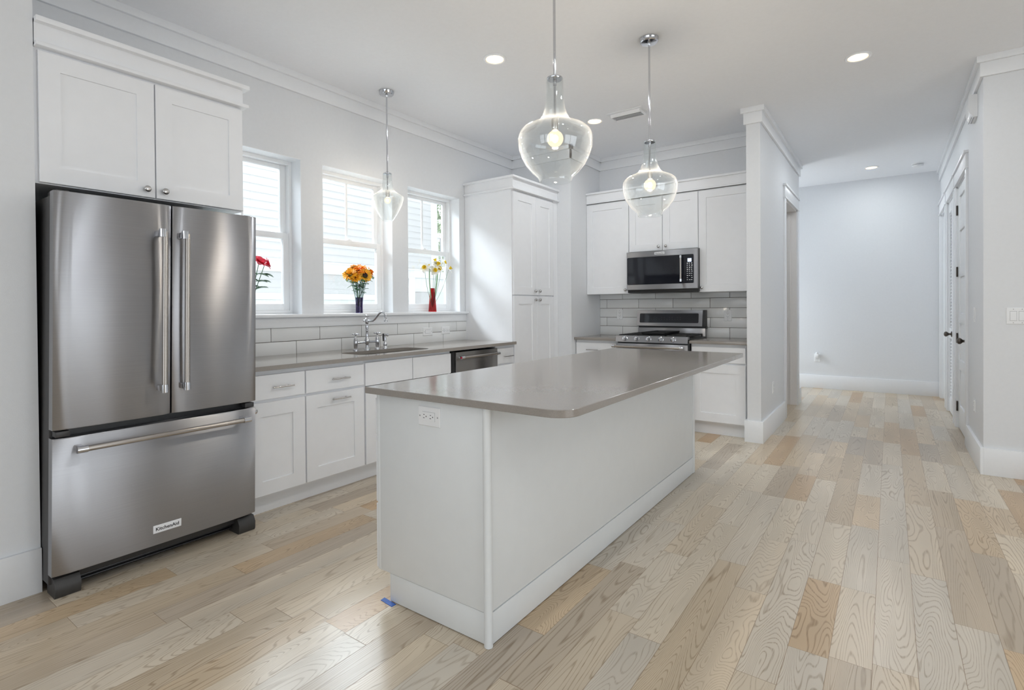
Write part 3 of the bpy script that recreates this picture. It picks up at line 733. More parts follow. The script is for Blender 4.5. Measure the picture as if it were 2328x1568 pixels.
# ------------------------------------------------------------------ microwave
def microwave():
    t = thing('microwave', 'stainless over-the-range microwave with black glass door below the short cabinet', 'microwave', (-1.985, 5.7, 1.40))
    obj('body', MB().box(-2.368, -1.596, 5.52, YB-.009, 1.405, 1.852, .003), 'black', t)
    obj('vent_base', MB().prism([(5.535, 1.403), (5.515, 1.437), (5.89, 1.437), (5.89, 1.403)], 'x', -2.355, -1.598), 'black', t)
    F = FY(5.497); n = 5
    R0 = (-2.3715, -1.597, 1.435, 1.851); G = (-2.3625, -1.639, 1.493, 1.789)
    d = obj('door', loops(MB(), F, [(*R0, -.022), (*R0, -.004), (*inset(R0, .004), 0), (G[0]-.002, G[1]+.002, G[2]-.002, G[3]+.002, 0), (*G, -.002)]), 'steel', t)
    def rr(F, r, rad, w0, w1):
        pl = rrect((r[0]+r[1])/2, (r[2]+r[3])/2, r[1]-r[0], r[3]-r[2], rad)
        return MB().rings([[F(u, v, w0) for u, v in pl], [F(u, v, w1) for u, v in pl]])
    obj('window', rr(F, G, .012, -.004, .001), 'black_glass', d)['label'] = 'black glass window'
    h = obj('handle', MB().tube([F(-1.760, 1.515, .042), F(-1.760, 1.774, .042)], .0095, 14), 'steel_bar', d)
    for v in (1.522, 1.767):
        m_ = MB().tube([F(-1.760, v-.014, .042), F(-1.760, v+.014, .042)], .0125, 14); fbox(m_, F, -1.770, -1.750, v-.010, v+.010, 0, .042, .002)
        obj('end_bracket', m_, 'chrome', h)
    p = obj('control_panel', rr(F, (-1.722, -1.641, 1.500, 1.783), .004, .001, .0016), 'black_glass', t)
    obj('display', rr(F, (-1.700, -1.660, 1.712, 1.748), .002, .0016, .0022), 'display', p)
    m_ = MB()
    for r in range(9):
        for c_ in range(3):
            if r in (7,) and c_ == 1: continue
            v = 1.700-.0215*r; u = -1.708+.0225*c_; w_ = .0105 if (r+c_) % 3 else .014
            fbox(m_, F, u, u+w_, v-.003, v+.002, .0014, .0019)
            if r < 4: fbox(m_, F, u+.001, u+w_-.002, v-.0085, v-.0055, .0014, .0019)
    obj('keypad_print', m_, 'white_print', p)
    b_ = obj('badge', loops(MB(), F, [(-2.052, -1.944, 1.809, 1.834, -.002), (-2.052, -1.944, 1.809, 1.834, .0015), (-2.051, -1.945, 1.810, 1.833, .002)]), 'white_print', d)
    lettering(d, 'KitchenAid', F, -2.043, -1.953, 1.8215, 'black', h=.0125, w=.002)
    return t
microwave()

# ------------------------------------------------------------------ range
def range_cooker():
    X0, X1 = -2.382, -1.618
    t = thing('range', 'stainless freestanding gas range with five knobs and black cooktop against the tiled wall', 'range', (-2.0, 5.57, 0))
    obj('body', MB().box(X0+.004, X1+.004, 5.265, 5.885, .05, .905, .003), 'black', t)
    obj('kick_plate', MB().box(X0+.02, X1-.02, 5.30, 5.32, 0, .05), 'black', t)
    obj('cooktop', MB().box(X0, X1, 5.235, 5.84, .905, .925, .004), 'black', t)
    F = FY(5.225)
    p = obj('control_panel', MB().rings([[(x, 5.221, .882), (x, 5.234, .949), (x, 5.28, .949), (x, 5.28, .882)] for x in (X0, X1)]), 'steel', t, 20)
    for u in (-2.277, -2.146, -2.0185, -1.891, -1.7645):
        k = obj('knob', MB().lathe([(.028, 0), (.028, .003), (.0235, .006), (.0225, .026), (.020, .030), (0, .031)], F(u, .9155, -.006), axis_M((0, -1, .12)), 26), 'chrome', p)
        obj('grip', MB().box(u-.004, u+.004, 5.190, 5.205, .899, .932, .002), 'steel_bar', k)
    d = obj('oven_door', MB().box(X0, X1-.003, 5.228, 5.265, .215, .868, .004), 'steel', t)
    obj('oven_window', MB().box(X0+.12, X1-.12, 5.226, 5.24, .38, .70, .006), 'black_glass', d)
    h = obj('handle', MB().tube([(-2.400, 5.178, .8365), (-1.655, 5.178, .8365)], .0125, 16), 'steel_bar', d)
    for u, u2 in ((-2.389, -2.370), (-1.666, -1.680)):
        obj('end_bracket', MB().tube([(u-.016, 5.178, .8365), (u+.016, 5.178, .8365)], .0155, 16).box(u2-.013, u2+.013, 5.178, 5.229, .825, .848, .003), 'chrome', h)
    obj('drawer', MB().box(X0, X1-.003, 5.235, 5.265, .055, .205, .004), 'steel', t)
    for i, (a, b_) in enumerate(((X0+.02, -2.15), (-2.145, -1.855), (-1.85, X1-.02))):
        m_ = MB(); zt = .958
        for x in (a+.006, b_-.006, (a+b_)/2): m_.box(x-.006, x+.006, 5.265, 5.80, zt-.014, zt, .002)
        for y in (5.271, 5.40, 5.535, 5.67, 5.794): m_.box(a, b_, y-.006, y+.006, zt-.014, zt, .002)
        for x in (a+.006, b_-.006):
            for y in (5.271, 5.794): m_.box(x-.006, x+.006, y-.006, y+.006, .924, zt-.01)
        g = obj('grate', m_, 'iron', t)
    g = obj('griddle', MB().rings([[(x, y, z) for x, y in rrect(-2.0, 5.53, w_, h_, .03)] for w_, h_, z in ((.24, .44, .958), (.26, .47, .966), (.27, .48, .985), (.25, .46, .985), (.24, .45, .972))]), 'iron', t)
    for x in (-2.26, -1.74):
        for y in (5.40, 5.67): obj('burner', MB().lathe([(.045, .925), (.045, .934), (.03, .942), (0, .942)], (x, y, 0), None, 20), 'iron', t)
    # backguard
    b_ = obj('backguard', MB().box(X0, -1.622, 5.842, 5.900, .905, 1.012, .002), 'steel', t)
    obj('gap_panel', MB().box(X0+.006, -1.614, 5.848, 5.902, 1.008, 1.036), 'black', t)
    q = obj('console', MB().rings([[(x, 5.812, 1.034), (x, 5.838, 1.208), (x, 5.87, 1.208), (x, 5.85, 1.030)] for x in (-2.387, -1.645)]), 'steel', t, 20)
    obj('console_back', MB().rings([[(x, 5.825, 1.030), (x, 5.842, 1.210), (x, 5.903, 1.210), (x, 5.903, 1.030)] for x in (-2.3855, -1.617)]), 'black', t, 20)
    dy = (5.838-5.812)/(1.208-1.034)
    Fc = lambda u, v, w: (u, 5.812+(v-1.034)*dy-w, v)
    pl = rrect(-2.0195, 1.1215, .668, .106, .012)
    obj('glass_panel', MB().rings([[Fc(u, v, w) for u, v in pl] for w in (-.002, .0012)]), 'black_glass', q)
    m_ = MB()
    for k in range(12): 
        u = -2.22+.030*k; fbox(m_, Fc, u, u+.012, 1.105, 1.109, .001, .0016)
        if k % 3: fbox(m_, Fc, u, u+.010, 1.128, 1.131, .001, .0016)
    obj('panel_print', m_, 'case_grey', q)
range_cooker()

# ------------------------------------------------------------------ island
def island():
    t = thing('kitchen_island', 'large white kitchen island in the middle of the wood floor', 'island', (-1.5, 2.78, 0))
    X0, X1, Y0, Y1 = -1.797, -1.205, 1.519, 4.035
    obj('body', MB().box(X0+.001, X1-.012, Y0+.012, Y1-.012, .12, ZB-.001), 'island', t)
    obj('end_panel', MB().box(X0, X1-.001, Y0, Y0+.012, .123, ZB-.001, .001), 'island', t)
    obj('end_panel', MB().box(X0, X1-.001, Y1-.012, Y1, .123, ZB-.001, .001), 'island', t)
    obj('side_panel', MB().box(X1-.012, X1, Y0+.012, Y1-.014, .123, ZB-.001, .001), 'island', t)
    obj('corner_moulding', MB().tube([(X1-.004, Y0+.004, .001), (X1-.004, Y0+.004, ZB-.001)], .0165, 20), 'island', t)
    obj('corner_moulding', MB().box(X1-.003, X1+.005, Y1-.04, Y1+.003, .001, ZB-.001, .002), 'island', t)
    obj('baseboard', MB().box(-1.743, X1-.006, Y0+.003, Y0+.015, .003, .120, .001), 'island', t)
    obj('baseboard', MB().box(X1-.013, X1+.003, Y0+.012, Y1-.04, .003, .120, .001), 'island', t)
    obj('toe_kick', MB().box(-1.738, X1-.02, Y0+.016, Y1-.02, 0, .12), 'island', t)
    F = FXm(-1.834); n = 4; L = (Y1-Y0-.012)/n
    obj('face_frame', MB().box(-1.815, X0, Y0, Y1, .123, ZB-.001, .001), 'island', t)
    for i in range(n):
        a = Y0+.006+L*i
        for v0, v1 in ((.706, .863), (.412, .696), (.123, .402)):
            d = obj('drawer', slab(F, (a+.003, a+L-.003, v0, v1)), 'cabinet', t)
            obj('pull', pull(F, a+L/2-.07, a+L/2+.07, v1-.07), 'nickel', d)
    # worktop with rounded seating corner
    x0, x1, y0, y1 = -1.8605, -.852, 1.4927, 4.037
    poly = [(x0, y0)]
    r = .085
    poly += [(x1-r+r*math.cos(a), y0+r+r*math.sin(a)) for a in [math.radians(-90+90*k/12) for k in range(13)]]
    r = .02
    poly += [(x1-r+r*math.cos(a), y1-r+r*math.sin(a)) for a in [math.radians(90*k/5) for k in range(6)]]
    poly += [(x0, y1)]
    cx, cy = (x0+x1)/2, (y0+y1)/2
    sh = lambda p, d: (p[0]-math.copysign(d, p[0]-cx), p[1]-math.copysign(d, p[1]-cy))
    mb = MB().rings([[(*sh(p, .002), ZB) for p in poly], [(*p, ZB+.002) for p in poly], [(*p, ZT-.002) for p in poly], [(*sh(p, .002), ZT) for p in poly]])
    tag(obj('worktop', mb, 'quartz', origin=(cx, cy, ZB), smooth=30), 'large taupe stone worktop with a rounded corner on top of the island', 'countertop')
island()
mb = MB().rings([[(-1.7845, 1.5255, z), (-1.7825, 1.5024, z), (-1.7037, 1.494, z), (-1.7028, 1.5181, z)] for z in (.0003, .0016)])
tag(obj('masking_tape', mb, 'tape', origin=(-1.745, 1.51, 0)), 'small strip of blue masking tape on the floor at the island corner', 'tape')

# ------------------------------------------------------------------ outlets and switches
def plate(F, u0, u1, v0, v1, t=.006): return loops(MB(), F, [(u0, u1, v0, v1, 0), (u0, u1, v0, v1, t*.5), (*inset((u0, u1, v0, v1), .003), t)])
def outlet(label, F, u0, u1, v0, v1, horiz=False, group='wall outlets and switches', loc=None):
    t = thing('wall_outlet', label, 'outlet', F((u0+u1)/2, (v0+v1)/2, 0))
    obj('cover_plate', plate(F, u0, u1, v0, v1), 'plastic', t)
    cu, cv = (u0+u1)/2, (v0+v1)/2
    P = (lambda a, b, w: F(cu-b, cv+a, w)) if horiz else (lambda a, b, w: F(cu+a, cv+b, w))
    o = obj('receptacle', fbox2(P, -.0175, .0175, -.034, .034, .005, .0085), 'plastic', t)
    obj('shadow_gap', fbox2(P, -.0182, .0182, -.0347, .0347, .004, .0064), 'plastic_gap', t)
    m_ = MB()
    for s in (-1, 1):
        b0 = s*.018
        for a, h_ in ((-.0065, .0085), (.0065, .0070)): fb(m_, P, a-.0012, a+.0012, b0+.002, b0+.002+h_, .0080, .0088)
        fb(m_, P, -.0023, .0023, b0-.0085, b0-.0040, .0080, .0088)
    obj('slots', m_, 'slot', o)
    for s in (-1, 1): obj('screw', MB().lathe([(.0032, .005), (.0032, .0068), (0, .007)], P(0, s*.0485, 0), axis_M(dirw(F)), 10), 'plastic_gap', t)
    return t
def fb(m_, P, a0, a1, b0, b1, w0, w1):
    p, q = P(a0, b0, w0), P(a1, b1, w1); return m_.box(p[0], q[0], p[1], q[1], p[2], q[2])
def fbox2(P, a0, a1, b0, b1, w0, w1): return fb(MB(), P, a0, a1, b0, b1, w0, w1)
def switch(label, F, u0, u1, v0, v1, gangs, horiz=False):
    t = thing('light_switch', label, 'switch', F((u0+u1)/2, (v0+v1)/2, 0))
    obj('cover_plate', plate(F, u0, u1, v0, v1), 'plastic', t)
    cv = (v0+v1)/2
    for g in range(gangs):
        cu = (u0+u1)/2+(g-(gangs-1)/2)*.046
        P = (lambda a, b, w: F(cu-b, cv+a, w)) if horiz else (lambda a, b, w: F(cu+a, cv+b, w))
        obj('shadow_gap', fbox2(P, -.0182, .0182, -.0347, .0347, .004, .0064), 'plastic_gap', t)
        rk = [P(-.0168, -.033, .005), P(.0168, -.033, .005), P(.0168, -.033, .0095), P(-.0168, -.033, .0095)]
        rk2 = [P(-.0168, .033, .005), P(.0168, .033, .005), P(.0168, .033, .0068), P(-.0168, .033, .0068)]
        obj('rocker', MB().rings([rk, rk2]), 'plastic', t)
        for s in (-1, 1): obj('screw', MB().lathe([(.0028, .005), (.0028, .0068), (0, .007)], P(0, s*.0485, 0), axis_M(dirw(F)), 10), 'plastic_gap', t)
outlet('white duplex outlet mounted sideways on the near end of the island', FY(1.519), -1.556, -1.4375, .783, .861, True)
switch('white rocker switch mounted sideways on the window-side tiles', FX(XW+.008), 3.668, 3.798, .985, 1.063, 1, True)
outlet('white outlet mounted sideways on the window-side tiles next to the pantry', FX(XW+.008), 3.932, 4.052, .990, 1.064, True)
outlet('white wall outlet on the tiles left of the range', FY(YB-.008), -2.675, -2.601, 1.099, 1.217)
outlet('white wall outlet on the tiles right of the range', FY(YB-.008), -1.4405, -1.365, 1.092, 1.211)
outlet('white wall outlet low on the hall end wall with a plug-in adapter', FY(YH), -.935, -.860, .398, .516)
def plug():
    t = thing('plug_adapter', 'small white plug-in night light sticking out of the hall end wall outlet', 'night light', (-.897, YH-.03, .49))
    F = FY(YH-.0085)
    obj('body', MB().box(-.918, -.872, YH-.055, YH-.0085, .462, .520, .008), 'plastic', t)
    obj('lamp_cover', MB().lathe([(.018, 0), (.020, .012), (.016, .024), (0, .028)], (-.895, YH-.035, .518), None, 16), 'plastic', t)
plug()
outlet('white wall outlet low on the hall side of the partition wall', FX(PX1), 5.775, 5.850, .374, .490)
switch('white double rocker switch on the wall at the right edge of the picture', FY(5.1725), .682, .802, 1.107, 1.224, 2)
switch('white single rocker switch on the hall right wall just inside its corner', FXm(XR), 5.605, 5.680, 1.108, 1.224, 1)
outlet('white wall outlet low on the hall right wall just inside its corner', FXm(XR), 5.600, 5.675, .383, .483)

def chime():
    t = thing('door_chime', 'white ribbed door chime box high on the hall right wall below the crown', 'chime', (XR, 5.60, 2.72))
    F = FXm(XR)
    pr = [(.0, .0), (.0, .175), (.046, .175), (.052, .165), (.052, .062), (.044, .030), (.022, .0)]
    obj('housing', MB().rings([[(XR-w, y, 2.722+v) for w, v in pr] for y in (5.50, 5.70)]), 'plastic', t)
    m_ = MB()
    for y in (5.497, ): 
        m_.rings([[(XR-w*1.03, yy, 2.722+v) for w, v in pr] for yy in (y-.006, y)])
    obj('end_cap', m_, 'plastic', t)
    m_ = MB()
    for k in range(2): m_.box(XR-.036+.014*k, XR-.032+.014*k, 5.51, 5.69, 2.7195, 2.724)
    obj('vent_slot', m_, 'plastic_gap', t)
chime()

# ------------------------------------------------------------------ ceiling fittings
def can_light(label, x, y):
    t = thing('recessed_light', label, 'ceiling light', (x, y, ZC), 'recessed ceiling lights')
    obj('trim_ring', MB().rings([[(x+r*math.cos(2*PI*k/36), y+r*math.sin(2*PI*k/36), ZC-z) for k in range(36)] for r, z in ((.085, 0), (.085, .004), (.078, .009), (.066, .0075), (.060, .0))], False, False), 'trim', t)
    obj('lens', MB().lathe([(.062, ZC-.0015), (.060, ZC-.004), (0, ZC-.0055)], (x, y, 0), None, 32), 'lens', t)
for lb, x, y in (('lit recessed ceiling light above the aisle between island and windows', -2.331, 3.064),
                 ('lit recessed ceiling light in front of the air vent, nearest the range', -2.332, 4.661),
                 ('lit recessed ceiling light at the hall entrance, right of the partition', -.187, 4.614),
                 ('lit recessed ceiling light deep in the hall, beside the smoke detector', -.197, 8.425)): can_light(lb, x, y)
def vent():
    t = thing('air_vent', 'white louvred air vent on the ceiling in front of the range', 'air vent', (-1.985, 4.665, ZC))
    x0, x1, y0, y1 = -2.165, -1.815, 4.56, 4.77
    m_ = MB()
    for q in ((x0, x1, y0, y0+.03), (x0, x1, y1-.03, y1), (x0, x0+.03, y0+.03, y1-.03), (x1-.03, x1, y0+.03, y1-.03)): m_.box(*q, ZC-.006, ZC, .001)
    obj('frame', m_, 'trim', t)
    obj('throat', MB().box(x0+.03, x1-.03, y0+.03, y1-.03, ZC-.002, ZC), 'plastic_gap', t)
    for k in range(5):
        y = y0+.070+.0235*k
        obj('louvre', MB().rings([[(x, y+.013, ZC-.005), (x, y-.009, ZC-.028), (x, y-.0105, ZC-.027), (x, y+.011, ZC-.005)] for x in (x0+.032, x1-.032)]), 'trim', t)
    obj('front_flap', MB().rings([[(x, y0+.030, ZC-.003), (x, y0+.034, ZC-.018), (x, y0+.046, ZC-.033), (x, y0+.047, ZC-.031), (x, y0+.036, ZC-.017), (x, y0+.033, ZC-.003)] for x in (x0+.032, x1-.032)]), 'trim', t)
    for a, b_ in ((x1-.033, x1-.030), (x0+.030, x0+.033)):
        obj('end_plate', MB().prism([(y0+.032, ZC-.003), (y1-.032, ZC-.003), (y1-.036, ZC-.032), (y0+.055, ZC-.03)], 'x', a, b_), 'trim', t)
vent()
t = thing('smoke_detector', 'round white smoke detector on the hall ceiling', 'smoke detector', (.293, 8.57, ZC))
obj('base', MB().lathe([(.066, ZC), (.066, ZC-.012), (.060, ZC-.014), (0, ZC-.014)], (.293, 8.57, 0), None, 28), 'plastic', t)
obj('cover', MB().lathe([(.060, ZC-.018), (.062, ZC-.022), (.056, ZC-.040), (.03, ZC-.046), (0, ZC-.046)], (.293, 8.57, 0), None, 28), 'plastic', t)
obj('vent_band', MB().lathe([(.057, ZC-.013), (.057, ZC-.019)], (.293, 8.57, 0), None, 28), 'slot', t)

BIG = [(.078, 0), (.080, .010), (.087, .024), (.116, .049), (.146, .0855), (.165, .122), (.177, .158), (.1805, .198), (.1795, .220), (.172, .240), (.155, .257), (.128, .270), (.102, .281), (.083, .293), (.070, .307), (.060, .326), (.052, .350), (.0465, .380), (.043, .410), (.0415, .45), (.041, .497)]
SMALL = [(.044, 0), (.052, .010), (.074, .045), (.098, .090), (.117, .135), (.129, .172), (.1335, .190), (.130, .202), (.116, .214), (.094, .226), (.072, .240), (.056, .258), (.046, .282), (.0405, .315), (.0385, .345), (.0385, .388)]
def pendant(label, x, y, zbot, prof, bulb_z, bulb_r, can_r=.063):
    t = thing('pendant_light', label, 'pendant light', (x, y, ZC), 'glass pendant lights')
    zt = zbot+prof[-1][1]; rn = prof[-1][0]
    obj('canopy', MB().lathe([(can_r, ZC-.0005), (can_r, ZC-.008), (can_r*.95, ZC-.012), (can_r*.94, ZC-.024), (can_r*.85, ZC-.030), (.012, ZC-.032), (.010, ZC-.045), (.007, ZC-.05), (0, ZC-.05)], (x, y, 0), None, 32), 'chrome', t)
    obj('rod', MB().tube([(x, y, ZC-.03), (x, y, zt+.005)], .0065, 14), 'chrome', t)
    obj('cap', MB().lathe([(rn-.006, zt-.004), (rn-.003, zt), (rn-.003, zt+.006), (rn*.7, zt+.011), (.014, zt+.013), (.010, zt+.020), (0, zt+.02)], (x, y, 0), None, 28), 'chrome', t)
    th = .0022
    inner = [(max(r-th, .001), z+(.0 if i else 0)) for i, (r, z) in enumerate(prof)]
    obj('glass_shade', MB().lathe([(r, zbot+z) for r, z in prof]+[(r, zbot+z) for r, z in inner[::-1]]+[(prof[0][0], zbot)], (x, y, 0), None, 56, False, False), 'shade_glass', t, 60)
    zb = zbot+bulb_z
    obj('inner_rod', MB().tube([(x, y, zt), (x, y, zb+bulb_r+.055)], .0055, 12).lathe([(.009, zt-.03), (.009, zt-.005), (0, zt-.004)], (x, y, 0), None, 14), 'chrome', t)
    obj('socket', MB().lathe([(.008, zb+bulb_r+.060), (.017, zb+bulb_r+.056), (.017, zb+bulb_r+.018), (.015, zb+bulb_r+.010), (.013, zb+bulb_r), (0, zb+bulb_r)], (x, y, 0), None, 20), 'socket', t)
    b_ = obj('bulb', MB().lathe([(bulb_r*math.sin(PI*k/14) if k < 13 else .013, zb-bulb_r*math.cos(PI*k/14) if k < 13 else zb+bulb_r+.004) for k in range(14)], (x, y, 0), None, 24), 'bulb_glow', t)
    obj('filament', MB().sphere((x, y, zb), bulb_r*.36, 14, 10, (1, 1, 1.25)), 'filament', b_)
pendant('large clear glass pendant lamp nearest the camera over the island', -1.325, 2.222, 1.866, BIG, .208, .040)
pendant('large clear glass pendant lamp over the far half of the island', -1.318, 3.452, 1.866, BIG, .208, .040)
pendant('small clear glass pendant lamp hanging over the sink by the windows', -3.405, 2.985, 1.985, SMALL, .170, .026, .062)

# ------------------------------------------------------------------ hall doors
def casing(mb, F, a, b_, h=DZ, w=.095):
    fbox(mb, F, a-w, a, 0, h, 0, .018, .001); fbox(mb, F, b_, b_+w, 0, h, 0, .018, .001)
    fbox(mb, F, a-w-.008, b_+w+.008, h, h+.015, 0, .026, .001); fbox(mb, F, a-w, b_+w, h+.015, h+.135, 0, .020, .001)
    fbox(mb, F, a-w-.015, b_+w+.015, h+.135, h+.158, 0, .034, .002)
def door_knob(par, F, u, v):
    M_ = axis_M(dirw(F))
    o = obj('door_knob', MB().lathe([(.032, 0), (.032, .005), (.026, .009), (.012, .011), (.011, .026), (.016, .032), (.026, .042), (.029, .052), (.026, .062), (.014, .070), (0, .072)], F(u, v, 0), M_, 24), 'bronze', par)
    o['label'] = 'dark bronze door knob'
def hinges(par, F, u, zs, m='bronze'):
    for z in zs:
        mb = MB(); fbox(mb, F, u-.012, u+.030, z-.05, z+.05, -.001, .0025); p = F(u, z, .007)
        mb.tube([(p[0], p[1], z-.05), (p[0], p[1], z+.05)], .0065, 10)
        obj('hinge', mb, m, par)['label'] = 'dark hinge'
# partition doorway: jamb with stop, door swung into the side room
F = FX(PX1); a, b_ = 6.58, 7.47
mb = MB(); casing(mb, F, a, b_)
struct('trim_10', mb, 'trim')
mb = MB(); 
for q in ((a-.001, a+.016), (b_-.016, b_+.001)): mb.box(PX0-.002, PX1+.002, q[0], q[1], 0, DZ)
mb.box(PX0-.002, PX1+.002, a, b_, DZ-.016, DZ+.001); mb.box(-1.03, -1.018, b_-.028, b_-.016, 0, DZ-.016).box(-1.03, -1.018, a+.016, a+.028, 0, DZ-.016)
struct('trim_11', mb, 'jamb')
d = struct('door_1', MB().box(-1.90, PX0-.01, 7.42, 7.455, .01, DZ-.02, .002), 'trim')
for z in (.335, .935, 1.535, 2.13):
    obj('hinge', MB().box(PX0-.012, PX0+.006, b_-.022, b_-.0145, z-.05, z+.05).tube([(PX0-.008, b_-.026, z-.05), (PX0-.008, b_-.026, z+.05)], .007, 10), 'bronze', d)['label'] = 'dark hinge'
# right wall: panelled door, louvred door, third door
FR = FXm(XR)
for i, (a, b_) in enumerate(DOORS):
    mb = MB(); casing(mb, FR, a, b_, w=.095 if i == 0 else .09)
    mb.box(XR, XR+.12, a, a+.016, 0, DZ).box(XR, XR+.12, b_-.016, b_, 0, DZ).box(XR, XR+.12, a, b_, DZ-.016, DZ)
    struct('trim_%d' % (12+i), mb, 'trim')
FD = FXm(XR+.006)
a, b_ = DOORS[0][0]+.018, DOORS[0][1]-.018
mb = MB(); rows = [(.24, .60), (.70, 1.06), (1.16, 1.52), (1.62, 1.98), (2.08, 2.32)]
# five-panel door: stiles, rails and recessed panels in one mesh
fbox(mb, FD, a, a+.11, .012, DZ-.018, -.035, 0, .001); fbox(mb, FD, b_-.11, b_, .012, DZ-.018, -.035, 0, .001)
edges = [.012]+[q for r in rows for q in r]+[DZ-.018]
for k in range(0, len(edges), 2): fbox(mb, FD, a+.11, b_-.11, edges[k], edges[k+1], -.035, 0, .001)
for v0, v1 in rows: loops(mb, FD, [(a+.109, b_-.109, v0-.001, v1+.001, -.030), (a+.109, b_-.109, v0-.001, v1+.001, -.014), (a+.14, b_-.14, v0+.03, v1-.03, -.007)])
d = struct('door_2', mb, 'trim')
door_knob(d, FD, a+.07, .918); hinges(d, FXm(XR+.002), b_+.006, (.22, .91, 1.58, 2.20))
# louvred pair of leaves
a, b_ = DOORS[1][0]+.018, DOORS[1][1]-.018; md = (a+b_)/2
mb = MB(); slats = MB()
for p, q in ((a, md-.002), (md+.002, b_)):
    fbox(mb, FD, p, p+.055, .012, DZ-.018, -.03, 0, .001); fbox(mb, FD, q-.055, q, .012, DZ-.018, -.03, 0, .001)
    for v0, v1 in ((.012, .17), (.86, .98), (DZ-.13, DZ-.018)): fbox(mb, FD, p+.055, q-.055, v0, v1, -.03, 0, .001)
    for v0, v1 in ((.17, .86), (.98, DZ-.13)):
        k = v0+.02
        while k < v1-.01:
            slats.rings([[(XR+.006+.026, y, k+.020), (XR+.006+.004, y, k-.012), (XR+.006+.008, y, k-.016), (XR+.006+.030, y, k+.016)] for y in (p+.054, q-.054)]); k += .037
d = struct('door_3', mb, 'trim'); obj('louvre', slats, 'trim', d); obj('backing', MB().box(XR+.04, XR+.045, a, b_, .02, DZ-.02), 'plastic_gap', d)
door_knob(d, FD, md+.03, .917)
a, b_ = DOORS[2][0]+.018, DOORS[2][1]-.018
mb = MB(); fbox(mb, FD, a, b_, .012, DZ-.018, -.035, -.012, .001); d = struct('door_4', mb, 'trim')

# ------------------------------------------------------------------ flowers on the window stool
SZ = 1.2165
def frame(d, tw=0):
    d = Vector(d).normalized(); M_ = axis_M(d); return M_ @ Matrix.Rotation(tw, 3, 'Z')
def petal(mb, c, Mt, ang, r0, r1, w, lift, cup=.0, tip=.35, th=.0012):
    """one petal: a thin curved solid pointing out at angle ang"""
    n = 5; top = []; bot = []
    ca, sa = math.cos(ang), math.sin(ang)
    rows = []
    for i in range(n+1):
        q = i/n; rad = r0+(r1-r0)*q; wd = w*(math.sin(PI*min(1, q*.78+.12))**.8)*(1 if q < .99 else tip)
        h = lift*q+cup*math.sin(q*PI)
        row = []
        for s in (-1, -.5, 0, .5, 1):
            p = Vector((ca*rad-sa*s*wd, sa*rad+ca*s*wd, h-.0+abs(s)*wd*.25)); row.append(p)
        rows.append(row)
    up = [c+Mt @ p for r in rows for p in r]; dn = [c+Mt @ (p-Vector((0, 0, th))) for r in rows for p in r]
    vs = up+dn; N_ = len(up); fs = []
    for i in range(n):
        for j in range(4):
            k = i*5+j; fs.append((k, k+1, k+6, k+5)); fs.append((N_+k, N_+k+5, N_+k+6, N_+k+1))
    for i in range(n):
        for j in (0, 4):
            k = i*5+j; fs.append((k, k+5, N_+k+5, N_+k))
    for j in range(4):
        fs.append((j, N_+j, N_+j+1, j+1)); k = n*5+j; fs.append((k, k+1, N_+k+1, N_+k))
    mb.add(vs, fs)
def stem_to(par, p0, p1, r=.0022, bend=(0, 0, 0), m='green_stem', name='stem'):
    p0, p1 = Vector(p0), Vector(p1); mid = (p0+p1)/2+Vector(bend)
    pts = [(1-q)**2*p0+2*q*(1-q)*mid+q*q*p1 for q in [i/8 for i in range(9)]]
    return obj(name, MB().tube(pts, r, 8), m, par)
def leaf(par, p, d, L=.05, w=.014, m='green_leaf', name='leaf'):
    mb = MB(); petal(mb, Vector(p), axis_M(Vector((0, 0, 1))), math.atan2(d[1], d[0]), .002, L, w, d[2]*L, .006, .1); return obj(name, mb, m, par)
def sunflower(label, c, d, R, col, root, nleaf=1, tw=0, double=True, group='sunflowers in the purple vase'):
    c = Vector(c); t = thing('sunflower', label, 'flower', c, group); Mt = frame(d, tw)
    mb = MB()
    for k in range(15): petal(mb, c, Mt, 2*PI*k/15, R*.30, R*random.uniform(.88, 1.04), R*.17, R*random.uniform(.02, .30), R*.05)
    for k in range(12): petal(mb, c-Mt @ Vector((0, 0, .003)), Mt, 2*PI*(k+.5)/12, R*.30, R*.97, R*.16, -R*.06, R*.05)
    if double:
        for k in range(11): petal(mb, c+Mt @ Vector((0, 0, .002)), Mt, 2*PI*(k+.3)/11, R*.20, R*random.uniform(.60, .74), R*.17, R*random.uniform(.35, .60), R*.08)
        for k in range(7): petal(mb, c+Mt @ Vector((0, 0, .003)), Mt, 2*PI*(k+.1)/7, R*.08, R*random.uniform(.36, .46), R*.15, R*random.uniform(.45, .65), R*.06)
    obj('petals', mb, col, t)
    obj('seed_head', MB().lathe([(R*.36, -.004), (R*.37, .002), (R*.30, .007), (R*.15, .006), (0, .004)], c, Mt, 18), 'seed', t)
    stem_to(t, c-Mt @ Vector((0, 0, .006)), root, .0026, (0, 0, -.02))
    for k in range(nleaf):
        p = c.lerp(Vector(root), .25+.2*k); a = random.uniform(0, 2*PI); leaf(t, p, (math.cos(a), math.sin(a), -.2), .055, .018)
    return t
VX = -3.752
